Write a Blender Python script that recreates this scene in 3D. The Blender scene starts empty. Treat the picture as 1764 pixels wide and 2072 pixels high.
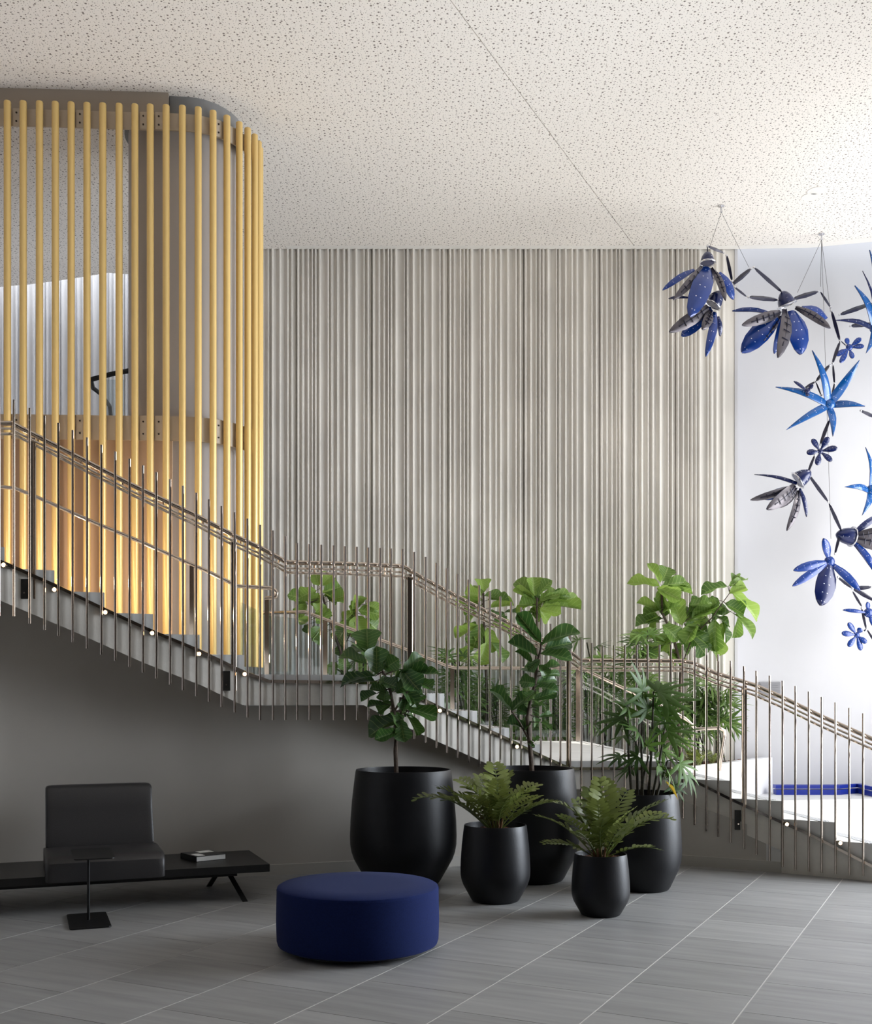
import bpy, math, random
from mathutils import Vector, Matrix
random.seed(7)
PI = math.pi
sc = bpy.context.scene
COL = sc.collection

# ------------------------------------------------------------ camera, sky, sun, exposure
F = 2216.0; CX = 882.0; HY = 1403.0; CH = 1.70
cam = bpy.data.cameras.new('camera'); camo = bpy.data.objects.new('camera', cam); COL.objects.link(camo)
camo.location = (0, 0, CH); camo.rotation_euler = (PI/2, 0, 0)
cam.sensor_fit = 'HORIZONTAL'; cam.sensor_width = 36; cam.lens = 36*F/1764
cam.shift_y = (HY-1036)/1764; cam.shift_x = 0; cam.clip_end = 200
# the frame is taller than wide: horizontal fit keeps lens and shift tied to the width
sc.camera = camo
sc.view_settings.view_transform = 'Standard'; sc.view_settings.look = 'None'
sc.view_settings.gamma = 1; sc.view_settings.exposure = 0.0
try: sc.view_settings.use_curve_mapping = False
except Exception: pass
cy = sc.cycles
cy.use_denoising = True
cy.max_bounces = 8; cy.diffuse_bounces = 5; cy.glossy_bounces = 4; cy.transmission_bounces = 6; cy.transparent_max_bounces = 10
cy.sample_clamp_indirect = 6; cy.caustics_reflective = False; cy.caustics_refractive = False

world = bpy.data.worlds.new('sky'); sc.world = world; world.use_nodes = True
wb = world.node_tree.nodes['Background']; wb.inputs[0].default_value = (0.78, 0.88, 1.0, 1); wb.inputs[1].default_value = 0.75

def lamp(kind, name, loc, energy, color=(1, 1, 1), direction=None, **kw):
    l = bpy.data.lights.new(name, kind); l.energy = energy; l.color = color
    o = bpy.data.objects.new(name, l); COL.objects.link(o); o.location = loc
    for k, v in kw.items(): setattr(l, k, v)
    if direction is not None:
        o.rotation_euler = Vector(direction).to_track_quat('-Z', 'Y').to_euler()
    return o
lamp('SUN', 'sun', (20, 20, 20), 5.0, (1.0, 0.95, 0.88), (-0.70, -0.13, -0.78), angle=0.01)
# daylight through the glazed right side of the lobby
lamp('AREA', 'daylight_side_window', (8.8, 9.4, 2.8), 850, (0.84, 0.91, 1.0), (-1, -0.16, -0.20), shape='RECTANGLE', size=4.6, size_y=4.8, spread=2.35)
# daylight through the open right side beyond the window
lamp('AREA', 'daylight_side_rear', (10.4, 15.3, 4.0), 450, (1.0, 0.99, 0.97), (-1, 0.14, 0.11), shape='RECTANGLE', size=3.8, size_y=6.0, spread=2.5)
# daylight through the rooflight on the right, beyond the edge of the ceiling
lamp('AREA', 'daylight_roof_right', (9.0, 15.6, 12.5), 260, (0.95, 0.97, 1.0), (-0.45, 0.25, -1), shape='RECTANGLE', size=5.0, size_y=5.0)
# daylight through the roof slot at the far left, behind the screen
lamp('AREA', 'daylight_slot_left', (-6.8, 19.9, 12.2), 300, (0.95, 0.97, 1.0), (0, 0.12, -1), shape='RECTANGLE', size=5.5, size_y=0.8)

# ------------------------------------------------------------ helpers
def P(px, y, d): return Vector(((px-CX)/F*d, d, CH-(y-HY)/F*d))
def interp(tab, x):
    if x <= tab[0][0]:
        (a, b), (c, e) = tab[0], tab[1]
    elif x >= tab[-1][0]:
        (a, b), (c, e) = tab[-2], tab[-1]
    else:
        for i in range(len(tab)-1):
            if tab[i][0] <= x <= tab[i+1][0]:
                (a, b), (c, e) = tab[i], tab[i+1]; break
    return b+(e-b)*(x-a)/(c-a)
def lin(c):
    c = c/255.0
    return c/12.92 if c <= 0.04045 else ((c+0.055)/1.055)**2.4
def rgb(r, g, b): return (lin(r), lin(g), lin(b), 1)

MATS = {}
def mat(name, color, rough=0.5, metal=0.0, emit=None, estr=0, spec=0.5, alpha=None, trans=0, bump=None, var=None, coat=0):
    m = bpy.data.materials.new(name); m.use_nodes = True
    nt = m.node_tree; b = nt.nodes['Principled BSDF']
    b.inputs['Base Color'].default_value = color; b.inputs['Roughness'].default_value = rough
    b.inputs['Metallic'].default_value = metal; b.inputs['Specular IOR Level'].default_value = spec
    if coat: b.inputs['Coat Weight'].default_value = coat; b.inputs['Coat Roughness'].default_value = 0.08
    if trans: b.inputs['Transmission Weight'].default_value = trans
    if emit: b.inputs['Emission Color'].default_value = emit; b.inputs['Emission Strength'].default_value = estr
    tc = nt.nodes.new('ShaderNodeTexCoord')
    if var:   # (scale xyz, amount, detail)
        mp = nt.nodes.new('ShaderNodeMapping'); mp.inputs['Scale'].default_value = var[0]
        nz = nt.nodes.new('ShaderNodeTexNoise'); nz.inputs['Scale'].default_value = 1; nz.inputs['Detail'].default_value = 5
        mr = nt.nodes.new('ShaderNodeMapRange'); mr.inputs[1].default_value = 0.3; mr.inputs[2].default_value = 0.7
        mr.inputs[3].default_value = 1-var[1]; mr.inputs[4].default_value = 1+var[1]
        mx = nt.nodes.new('ShaderNodeMix'); mx.data_type = 'RGBA'; mx.blend_type = 'MULTIPLY'; mx.inputs[0].default_value = 1
        mx.inputs[6].default_value = color
        nt.links.new(tc.outputs['Object'], mp.inputs[0]); nt.links.new(mp.outputs[0], nz.inputs['Vector'])
        nt.links.new(nz.outputs['Fac'], mr.inputs[0]); nt.links.new(mr.outputs[0], mx.inputs[7])
        nt.links.new(mx.outputs[2], b.inputs['Base Color'])
    if bump:  # (scale, strength)
        nb = nt.nodes.new('ShaderNodeTexNoise'); nb.inputs['Scale'].default_value = bump[0]; nb.inputs['Detail'].default_value = 3
        bp = nt.nodes.new('ShaderNodeBump'); bp.inputs['Strength'].default_value = bump[1]; bp.inputs['Distance'].default_value = 0.01
        nt.links.new(tc.outputs['Object'], nb.inputs['Vector']); nt.links.new(nb.outputs['Fac'], bp.inputs['Height'])
        nt.links.new(bp.outputs[0], b.inputs['Normal'])
    MATS[name] = m
    return m

def node(nt, t, **kw):
    n = nt.nodes.new(t)
    for k, v in kw.items(): setattr(n, k, v)
    return n

class MB:
    def __init__(s): s.v = []; s.f = []; s.m = []; s.uv = {}
    def add(s, vs, fs, mi=0):
        o = len(s.v); s.v += [tuple(v) for v in vs]
        for f in fs: s.f.append(tuple(i+o for i in f)); s.m.append(mi)
    def box(s, lo, hi, M=None, mi=0):
        x0, y0, z0 = lo; x1, y1, z1 = hi
        vs = [Vector(p) for p in ((x0,y0,z0),(x1,y0,z0),(x1,y1,z0),(x0,y1,z0),(x0,y0,z1),(x1,y0,z1),(x1,y1,z1),(x0,y1,z1))]
        if M: vs = [M @ v for v in vs]
        s.add(vs, [(0,3,2,1),(4,5,6,7),(0,1,5,4),(1,2,6,5),(2,3,7,6),(3,0,4,7)], mi)
    def tube(s, pts, r, n=8, cap=True, mi=0):
        pts = [Vector(p) for p in pts]; rs = r if isinstance(r, (list, tuple)) else [r]*len(pts)
        ring = []; prev = None
        for i, p in enumerate(pts):
            a = pts[max(0, i-1)]; b = pts[min(len(pts)-1, i+1)]
            t = (b-a)
            if t.length < 1e-9: t = Vector((0, 0, 1))
            t.normalize()
            if prev is None:
                u = t.cross(Vector((0, 0, 1)))
                if u.length < 1e-3: u = Vector((1, 0, 0))
            else: u = prev-t*prev.dot(t)
            u.normalize(); prev = u; w = t.cross(u)
            k = 1.0
            if 0 < i < len(pts)-1:
                a1 = (pts[i]-pts[i-1]).normalized(); b1 = (pts[i+1]-pts[i]).normalized()
                c = max(0.5, math.sqrt(max(0, (1+a1.dot(b1))/2))); k = 1/c if False else 1.0
            ring.append([p+(u*math.cos(2*PI*j/n)+w*math.sin(2*PI*j/n))*rs[i]*k for j in range(n)])
        vs = [v for q in ring for v in q]; fs = []
        for i in range(len(pts)-1):
            for j in range(n):
                j2 = (j+1) % n
                fs.append((i*n+j, i*n+j2, (i+1)*n+j2, (i+1)*n+j))
        if cap:
            fs.append(tuple(range(n))[::-1]); fs.append(tuple((len(pts)-1)*n+j for j in range(n)))
        s.add(vs, fs, mi)
    def lathe(s, prof, n=48, c=(0, 0, 0), mi=0, M=None):
        vs = []; fs = []
        for r, z in prof:
            for j in range(n):
                v = Vector((r*math.cos(2*PI*j/n), r*math.sin(2*PI*j/n), z))
                v = (M @ v) if M else v+Vector(c)
                vs.append(v)
        for i in range(len(prof)-1):
            for j in range(n):
                j2 = (j+1) % n
                fs.append((i*n+j, i*n+j2, (i+1)*n+j2, (i+1)*n+j))
        if prof[0][0] > 1e-4: fs.append(tuple(range(n))[::-1])
        if prof[-1][0] > 1e-4: fs.append(tuple((len(prof)-1)*n+j for j in range(n)))
        s.add(vs, fs, mi)
    def prism(s, poly, z0, z1, mi=0):
        n = len(poly)
        vs = [(p[0], p[1], z0 if not callable(z0) else z0(p)) for p in poly]+[(p[0], p[1], z1 if not callable(z1) else z1(p)) for p in poly]
        fs = [tuple(range(n))[::-1], tuple(range(n, 2*n))]
        for i in range(n):
            j = (i+1) % n; fs.append((i, j, n+j, n+i))
        s.add(vs, fs, mi)
    def strip(s, cols):   # cols: list of closed cross-section rings (same length)
        n = len(cols[0]); vs = [v for c in cols for v in c]; fs = []
        for i in range(len(cols)-1):
            for j in range(n):
                j2 = (j+1) % n; fs.append((i*n+j, (i+1)*n+j, (i+1)*n+j2, i*n+j2))
        fs.append(tuple(range(n))); fs.append(tuple((len(cols)-1)*n+j for j in range(n))[::-1])
        s.add(vs, fs)
    def mesh(s, name, mats, smooth=False, uv=None):
        me = bpy.data.meshes.new(name); me.from_pydata(s.v, [], s.f); me.update()
        for m in (mats if isinstance(mats, (list, tuple)) else [mats]): me.materials.append(m)
        me.polygons.foreach_set('material_index', s.m)
        if smooth: me.polygons.foreach_set('use_smooth', [True]*len(me.polygons))
        if smooth == 'auto':
            me.set_sharp_from_angle(angle=math.radians(38))
        if uv:
            l = me.uv_layers.new(name='uv')
            for lp in me.loops: l.data[lp.index].uv = uv[lp.vertex_index]
        return me
    def obj(s, name, mats, parent=None, smooth=False, uv=None, bevel=0):
        me = s.mesh(name, mats, smooth, uv)
        return put(name, me, parent, bevel=bevel)

def put(name, me, parent=None, M=None, bevel=0):
    o = bpy.data.objects.new(name, me); COL.objects.link(o)
    if parent:
        o.parent = parent
        if parent.matrix_basis != Matrix.Identity(4):
            o.matrix_parent_inverse = Matrix.Identity(4)
    if M is not None: o.matrix_basis = M
    if bevel:
        b = o.modifiers.new('bevel', 'BEVEL'); b.width = bevel; b.segments = 3; b.limit_method = 'ANGLE'
    return o
def tag(o, label=None, cat=None, group=None, kind=None):
    if label: o['label'] = label
    if cat: o['category'] = cat
    if group: o['group'] = group
    if kind: o['kind'] = kind
    return o
def thing(name, label, cat, group=None, loc=(0, 0, 0)):
    o = bpy.data.objects.new(name, None); COL.objects.link(o); o.location = loc; o.empty_display_size = 0.1
    return tag(o, label, cat, group)

# ------------------------------------------------------------ materials
M_white = mat('white_plaster', rgb(206, 206, 210), 0.6, var=((0.6, 0.6, 0.6), 0.03), bump=(2.0, 0.05))
M_under = mat('grey_wall', rgb(186, 180, 171), 0.38, var=((1.2, 1.2, 0.5), 0.05), spec=0.35)
M_base = mat('skirting', rgb(184, 180, 172), 0.5)
M_steel = mat('stainless', rgb(186, 174, 163), 0.14, 1.0)
M_steel2 = mat('brushed_rail', rgb(204, 190, 176), 0.13, 1.0)
M_plate = mat('dark_bracket', rgb(52, 50, 48), 0.5, 0.4)
M_conc = mat('stair_concrete', rgb(220, 214, 204), 0.7, var=((3, 3, 3), 0.12), bump=(30, 0.15))
M_tread = mat('tread_stone', rgb(214, 212, 208), 0.55, var=((4, 4, 4), 0.05))
M_gold = mat('gold_tube', rgb(234, 200, 128), 0.36, 0.2, spec=0.6)
M_band = mat('beige_band', rgb(198, 186, 170), 0.5, var=((2, 2, 2), 0.03))
M_panel = mat('beige_cladding', rgb(216, 190, 164), 0.55, var=((1.5, 1.5, 1.0), 0.04))
M_col = mat('grey_column', rgb(186, 180, 176), 0.6, var=((2, 2, 1), 0.03))
M_fascia = mat('fascia', rgb(168, 156, 142), 0.6)
M_fascia2 = mat('grey_fascia', rgb(132, 132, 132), 0.6)
M_bolt = mat('bolt', rgb(60, 52, 45), 0.5, 0.6)
M_black = mat('black_metal', rgb(14, 13, 13), 0.45, 0.0, spec=0.4)
M_wood = mat('dark_oak', rgb(18, 16, 15), 0.38, var=((1.5, 30, 30), 0.25), spec=0.5)
M_leather = mat('black_leather', rgb(46, 44, 44), 0.42, bump=(160, 0.10), spec=0.45)
M_blue = mat('navy_felt', rgb(22, 34, 78), 0.95, spec=0.1, bump=(500, 0.2), var=((120, 120, 120), 0.12))
M_blue.node_tree.nodes['Principled BSDF'].inputs['Sheen Weight'].default_value = 0.03
M_pot = mat('charcoal_pot', rgb(17, 17, 20), 0.42, spec=0.32, bump=(60, 0.05), var=((3, 3, 12), 0.10))
M_soil = mat('bark_mulch', rgb(98, 62, 44), 0.95, bump=(60, 1.0), var=((70, 70, 70), 0.5))
M_trunk = mat('bark', rgb(74, 62, 52), 0.9, bump=(50, 0.6), var=((20, 20, 20), 0.3))
M_cane = mat('palm_cane', rgb(52, 48, 34), 0.8, var=((30, 30, 60), 0.4))
M_brown = mat('frond_base', rgb(112, 78, 50), 0.9, bump=(60, 0.6))
M_paper = mat('paper', rgb(222, 220, 214), 0.8)
M_cover = mat('book_cover', rgb(18, 18, 20), 0.3)
M_link = mat('navy_link', rgb(18, 18, 46), 0.3, 0.2, spec=0.6)
M_petb = mat('petal_blue', rgb(4, 52, 132), 0.24, 0.15, spec=0.6, coat=0.25)
M_petd = mat('petal_navy', rgb(9, 26, 80), 0.26, 0.15, spec=0.6, coat=0.25)
M_petg = mat('petal_grey_back', rgb(96, 92, 98), 0.35, 0.5)
M_petl = mat('petal_sky', rgb(4, 84, 156), 0.22, 0.1, spec=0.6, coat=0.35)
M_silver = mat('silver_joint', rgb(220, 220, 224), 0.25, 1.0)
M_cable = mat('steel_cable', rgb(90, 88, 86), 0.5, 0.6)
M_bluemetal = mat('blue_bench', rgb(24, 46, 150), 0.35, spec=0.5)
M_vent = mat('vent', rgb(150, 150, 154), 0.5, 0.3)
M_led = mat('led', (1, 0.7, 0.4, 1), 0.5, emit=(1.0, 0.62, 0.32, 1), estr=9)
M_dl = mat('downlight', (1, 1, 1, 1), 0.5, emit=(1, 0.97, 0.92, 1), estr=2.5)
M_glass = bpy.data.materials.new('clear_glass'); M_glass.use_nodes = True
_n = M_glass.node_tree; _b = _n.nodes['Principled BSDF']
_tr = node(_n, 'ShaderNodeBsdfTransparent'); _tr.inputs[0].default_value = (0.86, 0.91, 0.93, 1)
_gl = node(_n, 'ShaderNodeBsdfGlossy'); _gl.inputs['Roughness'].default_value = 0.03
_mx = node(_n, 'ShaderNodeMixShader'); _mx.inputs[0].default_value = 0.10
_n.links.new(_tr.outputs[0], _mx.inputs[1]); _n.links.new(_gl.outputs[0], _mx.inputs[2])
_n.links.new(_mx.outputs[0], _n.nodes['Material Output'].inputs[0])

def dots_on(m, tiny=(0.85, 0.9, 1.0, 1)):
    nt = m.node_tree; b = nt.nodes['Principled BSDF']
    uvn = node(nt, 'ShaderNodeUVMap'); sp = node(nt, 'ShaderNodeSeparateXYZ'); nt.links.new(uvn.outputs[0], sp.inputs[0])
    def mth(op, a, bb=None):
        n = node(nt, 'ShaderNodeMath', operation=op)
        for i, q in enumerate((a, bb)):
            if q is None: continue
            if isinstance(q, (int, float)): n.inputs[i].default_value = q
            else: nt.links.new(q, n.inputs[i])
        return n.outputs[0]
    fy = mth('SUBTRACT', mth('FRACT', mth('MULTIPLY', sp.outputs[1], 5.0)), 0.5)
    ax = mth('SUBTRACT', mth('ABSOLUTE', mth('SUBTRACT', sp.outputs[0], 0.5)), 0.13)
    dy = mth('MULTIPLY', fy, 0.8)
    d = mth('SQRT', mth('ADD', mth('MULTIPLY', ax, ax), mth('MULTIPLY', dy, dy)))
    k = mth('LESS_THAN', d, 0.032)
    mx = node(nt, 'ShaderNodeMix', data_type='RGBA')
    nt.links.new(k, mx.inputs[0]); mx.inputs[6].default_value = b.inputs['Base Color'].default_value; mx.inputs[7].default_value = tiny
    nt.links.new(mx.outputs[2], b.inputs['Base Color'])
for m in (M_petb, M_petd, M_petl): dots_on(m)

# perforated acoustic ceiling: holes of two sizes as colour with fine relief
M_ceil = bpy.data.materials.new('perforated_ceiling'); M_ceil.use_nodes = True
nt = M_ceil.node_tree; b = nt.nodes['Principled BSDF']; b.inputs['Roughness'].default_value = 0.75; b.inputs['Specular IOR Level'].default_value = 0.25
tc = node(nt, 'ShaderNodeTexCoord')
facs = []
for scale, rad, rv in ((13.0, 0.10, 0.10), (26.0, 0.09, 0.09)):
    vo = node(nt, 'ShaderNodeTexVoronoi', voronoi_dimensions='2D'); vo.inputs['Scale'].default_value = scale; vo.inputs['Randomness'].default_value = 0.85
    nt.links.new(tc.outputs['Object'], vo.inputs['Vector'])
    sp = node(nt, 'ShaderNodeSeparateColor'); nt.links.new(vo.outputs['Color'], sp.inputs[0])
    m1 = node(nt, 'ShaderNodeMath', operation='MULTIPLY_ADD'); nt.links.new(sp.outputs[0], m1.inputs[0]); m1.inputs[1].default_value = rv; m1.inputs[2].default_value = rad-0.03
    m2 = node(nt, 'ShaderNodeMath', operation='LESS_THAN'); nt.links.new(vo.outputs['Distance'], m2.inputs[0]); nt.links.new(m1.outputs[0], m2.inputs[1])
    facs.append(m2.outputs[0])
mm = node(nt, 'ShaderNodeMath', operation='MAXIMUM'); nt.links.new(facs[0], mm.inputs[0]); nt.links.new(facs[1], mm.inputs[1])
mx = node(nt, 'ShaderNodeMix', data_type='RGBA'); nt.links.new(mm.outputs[0], mx.inputs[0])
mx.inputs[6].default_value = rgb(242, 237, 231); mx.inputs[7].default_value = rgb(128, 120, 114)
nt.links.new(mx.outputs[2], b.inputs['Base Color'])
M_ceilp = mat('plain_ceiling', rgb(238, 235, 230), 0.7)

# floor tile: dark grey stone with streaks along the tile
M_tile = bpy.data.materials.new('grey_stone_tile'); M_tile.use_nodes = True
nt = M_tile.node_tree; b = nt.nodes['Principled BSDF']; b.inputs['Roughness'].default_value = 0.42; b.inputs['Specular IOR Level'].default_value = 0.4
geo = node(nt, 'ShaderNodeTexCoord'); oi = node(nt, 'ShaderNodeObjectInfo')
off = node(nt, 'ShaderNodeVectorMath', operation='MULTIPLY_ADD')
comb = node(nt, 'ShaderNodeCombineXYZ'); nt.links.new(oi.outputs['Random'], comb.inputs[0]); nt.links.new(oi.outputs['Random'], comb.inputs[1])
nt.links.new(comb.outputs[0], off.inputs[0]); off.inputs[1].default_value = (37, 91, 0); nt.links.new(geo.outputs['Object'], off.inputs[2])
mp = node(nt, 'ShaderNodeMapping'); mp.inputs['Scale'].default_value = (10, 0.9, 1); nt.links.new(off.outputs[0], mp.inputs[0])
nz = node(nt, 'ShaderNodeTexNoise'); nz.inputs['Scale'].default_value = 1.4; nz.inputs['Detail'].default_value = 6; nt.links.new(mp.outputs[0], nz.inputs['Vector'])
mr = node(nt, 'ShaderNodeMapRange'); mr.inputs[1].default_value = 0.3; mr.inputs[2].default_value = 0.7; mr.inputs[3].default_value = 0.84; mr.inputs[4].default_value = 1.15; nt.links.new(nz.outputs['Fac'], mr.inputs[0])
mr2 = node(nt, 'ShaderNodeMapRange'); mr2.inputs[3].default_value = 0.9; mr2.inputs[4].default_value = 1.1; nt.links.new(oi.outputs['Random'], mr2.inputs[0])
mu = node(nt, 'ShaderNodeMath', operation='MULTIPLY'); nt.links.new(mr.outputs[0], mu.inputs[0]); nt.links.new(mr2.outputs[0], mu.inputs[1])
mx = node(nt, 'ShaderNodeMix', data_type='RGBA', blend_type='MULTIPLY'); mx.inputs[0].default_value = 1; mx.inputs[6].default_value = rgb(142, 141, 139); nt.links.new(mu.outputs[0], mx.inputs[7])
nt.links.new(mx.outputs[2], b.inputs['Base Color'])
M_grout = mat('pale_grout', rgb(196, 193, 187), 0.8)
M_joint = mat('dark_joint', rgb(62, 60, 58), 0.9)

# board-marked ribbed concrete
def concrete(name, base):
    m = bpy.data.materials.new(name); m.use_nodes = True
    nt = m.node_tree; b = nt.nodes['Principled BSDF']; b.inputs['Roughness'].default_value = 0.8; b.inputs['Specular IOR Level'].default_value = 0.2
    tc = node(nt, 'ShaderNodeTexCoord')
    mp = node(nt, 'ShaderNodeMapping'); mp.inputs['Scale'].default_value = (9, 9, 0.7); nt.links.new(tc.outputs['Object'], mp.inputs[0])
    nz = node(nt, 'ShaderNodeTexNoise'); nz.inputs['Scale'].default_value = 1; nz.inputs['Detail'].default_value = 6; nt.links.new(mp.outputs[0], nz.inputs['Vector'])
    nz2 = node(nt, 'ShaderNodeTexNoise'); nz2.inputs['Scale'].default_value = 0.5; nz2.inputs['Detail'].default_value = 4; nt.links.new(tc.outputs['Object'], nz2.inputs['Vector'])
    a = node(nt, 'ShaderNodeMapRange'); a.inputs[1].default_value = .3; a.inputs[2].default_value = .7; a.inputs[3].default_value = .90; a.inputs[4].default_value = 1.06; nt.links.new(nz.outputs['Fac'], a.inputs[0])
    c = node(nt, 'ShaderNodeMapRange'); c.inputs[1].default_value = .3; c.inputs[2].default_value = .7; c.inputs[3].default_value = .88; c.inputs[4].default_value = 1.08; nt.links.new(nz2.outputs['Fac'], c.inputs[0])
    mu = node(nt, 'ShaderNodeMath', operation='MULTIPLY'); nt.links.new(a.outputs[0], mu.inputs[0]); nt.links.new(c.outputs[0], mu.inputs[1])
    mx = node(nt, 'ShaderNodeMix', data_type='RGBA', blend_type='MULTIPLY'); mx.inputs[0].default_value = 1; mx.inputs[6].default_value = base; nt.links.new(mu.outputs[0], mx.inputs[7])
    nt.links.new(mx.outputs[2], b.inputs['Base Color'])
    return m
M_rib = concrete('ribbed_concrete', rgb(228, 224, 217))
M_rib2 = concrete('pale_ribbed_concrete', rgb(226, 226, 228))

def leafmat(name, c1, c2, vein, nveins=7, trans=0.25, rough=0.34):
    m = bpy.data.materials.new(name); m.use_nodes = True
    nt = m.node_tree; b = nt.nodes['Principled BSDF']; b.inputs['Roughness'].default_value = rough; b.inputs['Specular IOR Level'].default_value = 0.5
    oi = node(nt, 'ShaderNodeObjectInfo'); uvn = node(nt, 'ShaderNodeUVMap'); sp = node(nt, 'ShaderNodeSeparateXYZ'); nt.links.new(uvn.outputs[0], sp.inputs[0])
    def mth(op, a, bb=None):
        n = node(nt, 'ShaderNodeMath', operation=op)
        for i, q in enumerate((a, bb)):
            if q is None: continue
            if isinstance(q, (int, float)): n.inputs[i].default_value = q
            else: nt.links.new(q, n.inputs[i])
        return n.outputs[0]
    au = mth('ABSOLUTE', mth('SUBTRACT', sp.outputs[0], 0.5))
    mid = mth('LESS_THAN', au, 0.022)
    vv = mth('FRACT', mth('MULTIPLY', mth('SUBTRACT', sp.outputs[1], mth('MULTIPLY', au, 0.42)), float(nveins)))
    lat = mth('LESS_THAN', mth('ABSOLUTE', mth('SUBTRACT', vv, 0.5)), 0.06)
    vn = mth('MULTIPLY', mth('MAXIMUM', mid, lat) if nveins else mid, 0.5)
    mx = node(nt, 'ShaderNodeMix', data_type='RGBA'); mx.inputs[6].default_value = c1; mx.inputs[7].default_value = c2; nt.links.new(oi.outputs['Random'], mx.inputs[0])
    m2 = node(nt, 'ShaderNodeMix', data_type='RGBA'); nt.links.new(vn, m2.inputs[0]); nt.links.new(mx.outputs[2], m2.inputs[6]); m2.inputs[7].default_value = vein
    nt.links.new(m2.outputs[2], b.inputs['Base Color'])
    if trans:
        tr = node(nt, 'ShaderNodeBsdfTranslucent'); nt.links.new(m2.outputs[2], tr.inputs[0])
        ms = node(nt, 'ShaderNodeMixShader'); ms.inputs[0].default_value = trans
        nt.links.new(b.outputs[0], ms.inputs[1]); nt.links.new(tr.outputs[0], ms.inputs[2]); nt.links.new(ms.outputs[0], nt.nodes['Material Output'].inputs[0])
    return m
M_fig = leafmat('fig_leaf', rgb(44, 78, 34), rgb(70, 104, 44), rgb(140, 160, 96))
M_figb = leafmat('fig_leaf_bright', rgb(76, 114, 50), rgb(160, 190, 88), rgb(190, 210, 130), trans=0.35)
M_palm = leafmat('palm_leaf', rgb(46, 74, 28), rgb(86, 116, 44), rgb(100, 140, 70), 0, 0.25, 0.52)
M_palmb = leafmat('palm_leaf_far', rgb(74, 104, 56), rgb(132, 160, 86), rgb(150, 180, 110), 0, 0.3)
M_zam = leafmat('cycad_leaf', rgb(84, 96, 42), rgb(134, 144, 74), rgb(120, 140, 80), 0, 0.25)
M_yel = leafmat('yellow_leaf', rgb(190, 160, 50), rgb(200, 170, 60), rgb(200, 180, 80), 0, 0.3)

# ------------------------------------------------------------ plan of the curved stair edge
DT = [(-120, 8.62), (28, 8.90), (118, 9.045), (205, 9.17), (370, 9.42), (501, 9.65), (745, 10.10), (861, 10.35), (926, 10.50), (1050, 10.77), (1133, 10.92),
      (1200, 10.99), (1280, 10.98), (1357, 10.88), (1430, 10.72), (1505, 10.52), (1583, 10.32), (1680, 10.08), (1764, 9.86), (1900, 9.50)]
def D0(px): return interp(DT, px)
def D(px): return (D0(px-30)+2*D0(px)+D0(px+30))/4
def near(px, y, off=0.0):
    d = D(px)+off
    return Vector(((px-CX)/F*D(px), d, CH-(y-HY)/F*D(px)))
def nx(px): return (px-CX)/F*D(px)
STRIP = [(-120, 1084), (0, 1136), (109, 1184), (204, 1230), (306, 1277), (401, 1316), (497, 1362), (544, 1379), (785, 1382), (872, 1423), (908, 1441), (969, 1469),
         (1026, 1495), (1094, 1529), (1145, 1552), (1165, 1556), (1360, 1556), (1411, 1584), (1479, 1618), (1553, 1652), (1632, 1686), (1764, 1753), (1850, 1790)]
BOT = [(-120, 1164), (0, 1216), (143, 1276), (286, 1340), (408, 1388), (482, 1424), (490, 1427), (735, 1427), (850, 1485), (992, 1549), (1100, 1597), (1290, 1599),
       (1373, 1637), (1434, 1661), (1491, 1681), (1583, 1722)]
WT = [(-260, 9.05), (0, 9.55), (500, 10.18), (595, 10.28), (816, 10.62), (925, 10.78), (1050, 10.98), (1200, 11.15), (1380, 10.84), (1583, 10.38)]
ZC = 9.15; YB = 18.36; YW = 18.95

# ------------------------------------------------------------ setting: floor with tiles
m = MB(); m.box((-9.5, -6, -0.2), (9.5, 11.2, -0.0016)); fl = m.obj('floor', M_grout); tag(fl, 'floor of large grey stone tiles with pale joints', kind='structure')
e1 = Vector((0.4472, 0.8944)); e2 = Vector((0.8944, -0.4472))
TW, TL = 0.703, 0.671
m = MB(); a, bb = TL/2-0.0022, TW/2-0.0042
m.box((-a, -bb, -0.006), (a, bb, 0.0)); m.box((a-0.0005, -bb, -0.006), (a+0.0042, bb, -0.0012), None, 1)
tile_me = m.mesh('tile', [M_tile, M_joint])
cnt = 0
R3 = Matrix(((e1.x, e2.x, 0, 0), (e1.y, e2.y, 0, 0), (0, 0, 1, 0), (0, 0, 0, 1)))
R3 = Matrix(((e1.x, -e2.x, 0, 0), (e1.y, -e2.y, 0, 0), (0, 0, 1, 0), (0, 0, 0, 1)))
for n in range(-16, 12):
    t0 = -1.858+0.703*n
    s0 = 6.29 if n % 2 == 0 else 5.961
    for k in range(-12, 12):
        c = e1*(s0+TL*(k+0.5))+e2*(t0+TW/2)
        if c.y < 4.6 or c.y > 11.0 or abs(c.x) > 5.4: continue
        # under the stair and behind the wall: skip
        pxc = CX+F*c.x/c.y
        if c.y > interp(WT, min(pxc, 1583)) + 0.45: continue
        if pxc > 1583 and c.y > D(min(pxc, 1890))+0.7: continue
        if abs(c.x) > 0.46*c.y+0.9: continue
        M = R3.copy(); M.translation = (c.x, c.y, 0)
        put('tile', tile_me, fl, M); cnt += 1
print('tiles', cnt)
# rear floor beyond the stair
m = MB(); m.box((-10, 11.2, -0.2), (13, 21.5, 0.0)); m.box((5.4, 9.0, -0.2), (13, 11.2, 0.0))
tag(m.obj('floor_rear', mat('pale_paving', rgb(210, 210, 212), 0.6, var=((2, 2, 2), 0.05))), 'pale paved floor behind the stair', kind='structure')

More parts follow.
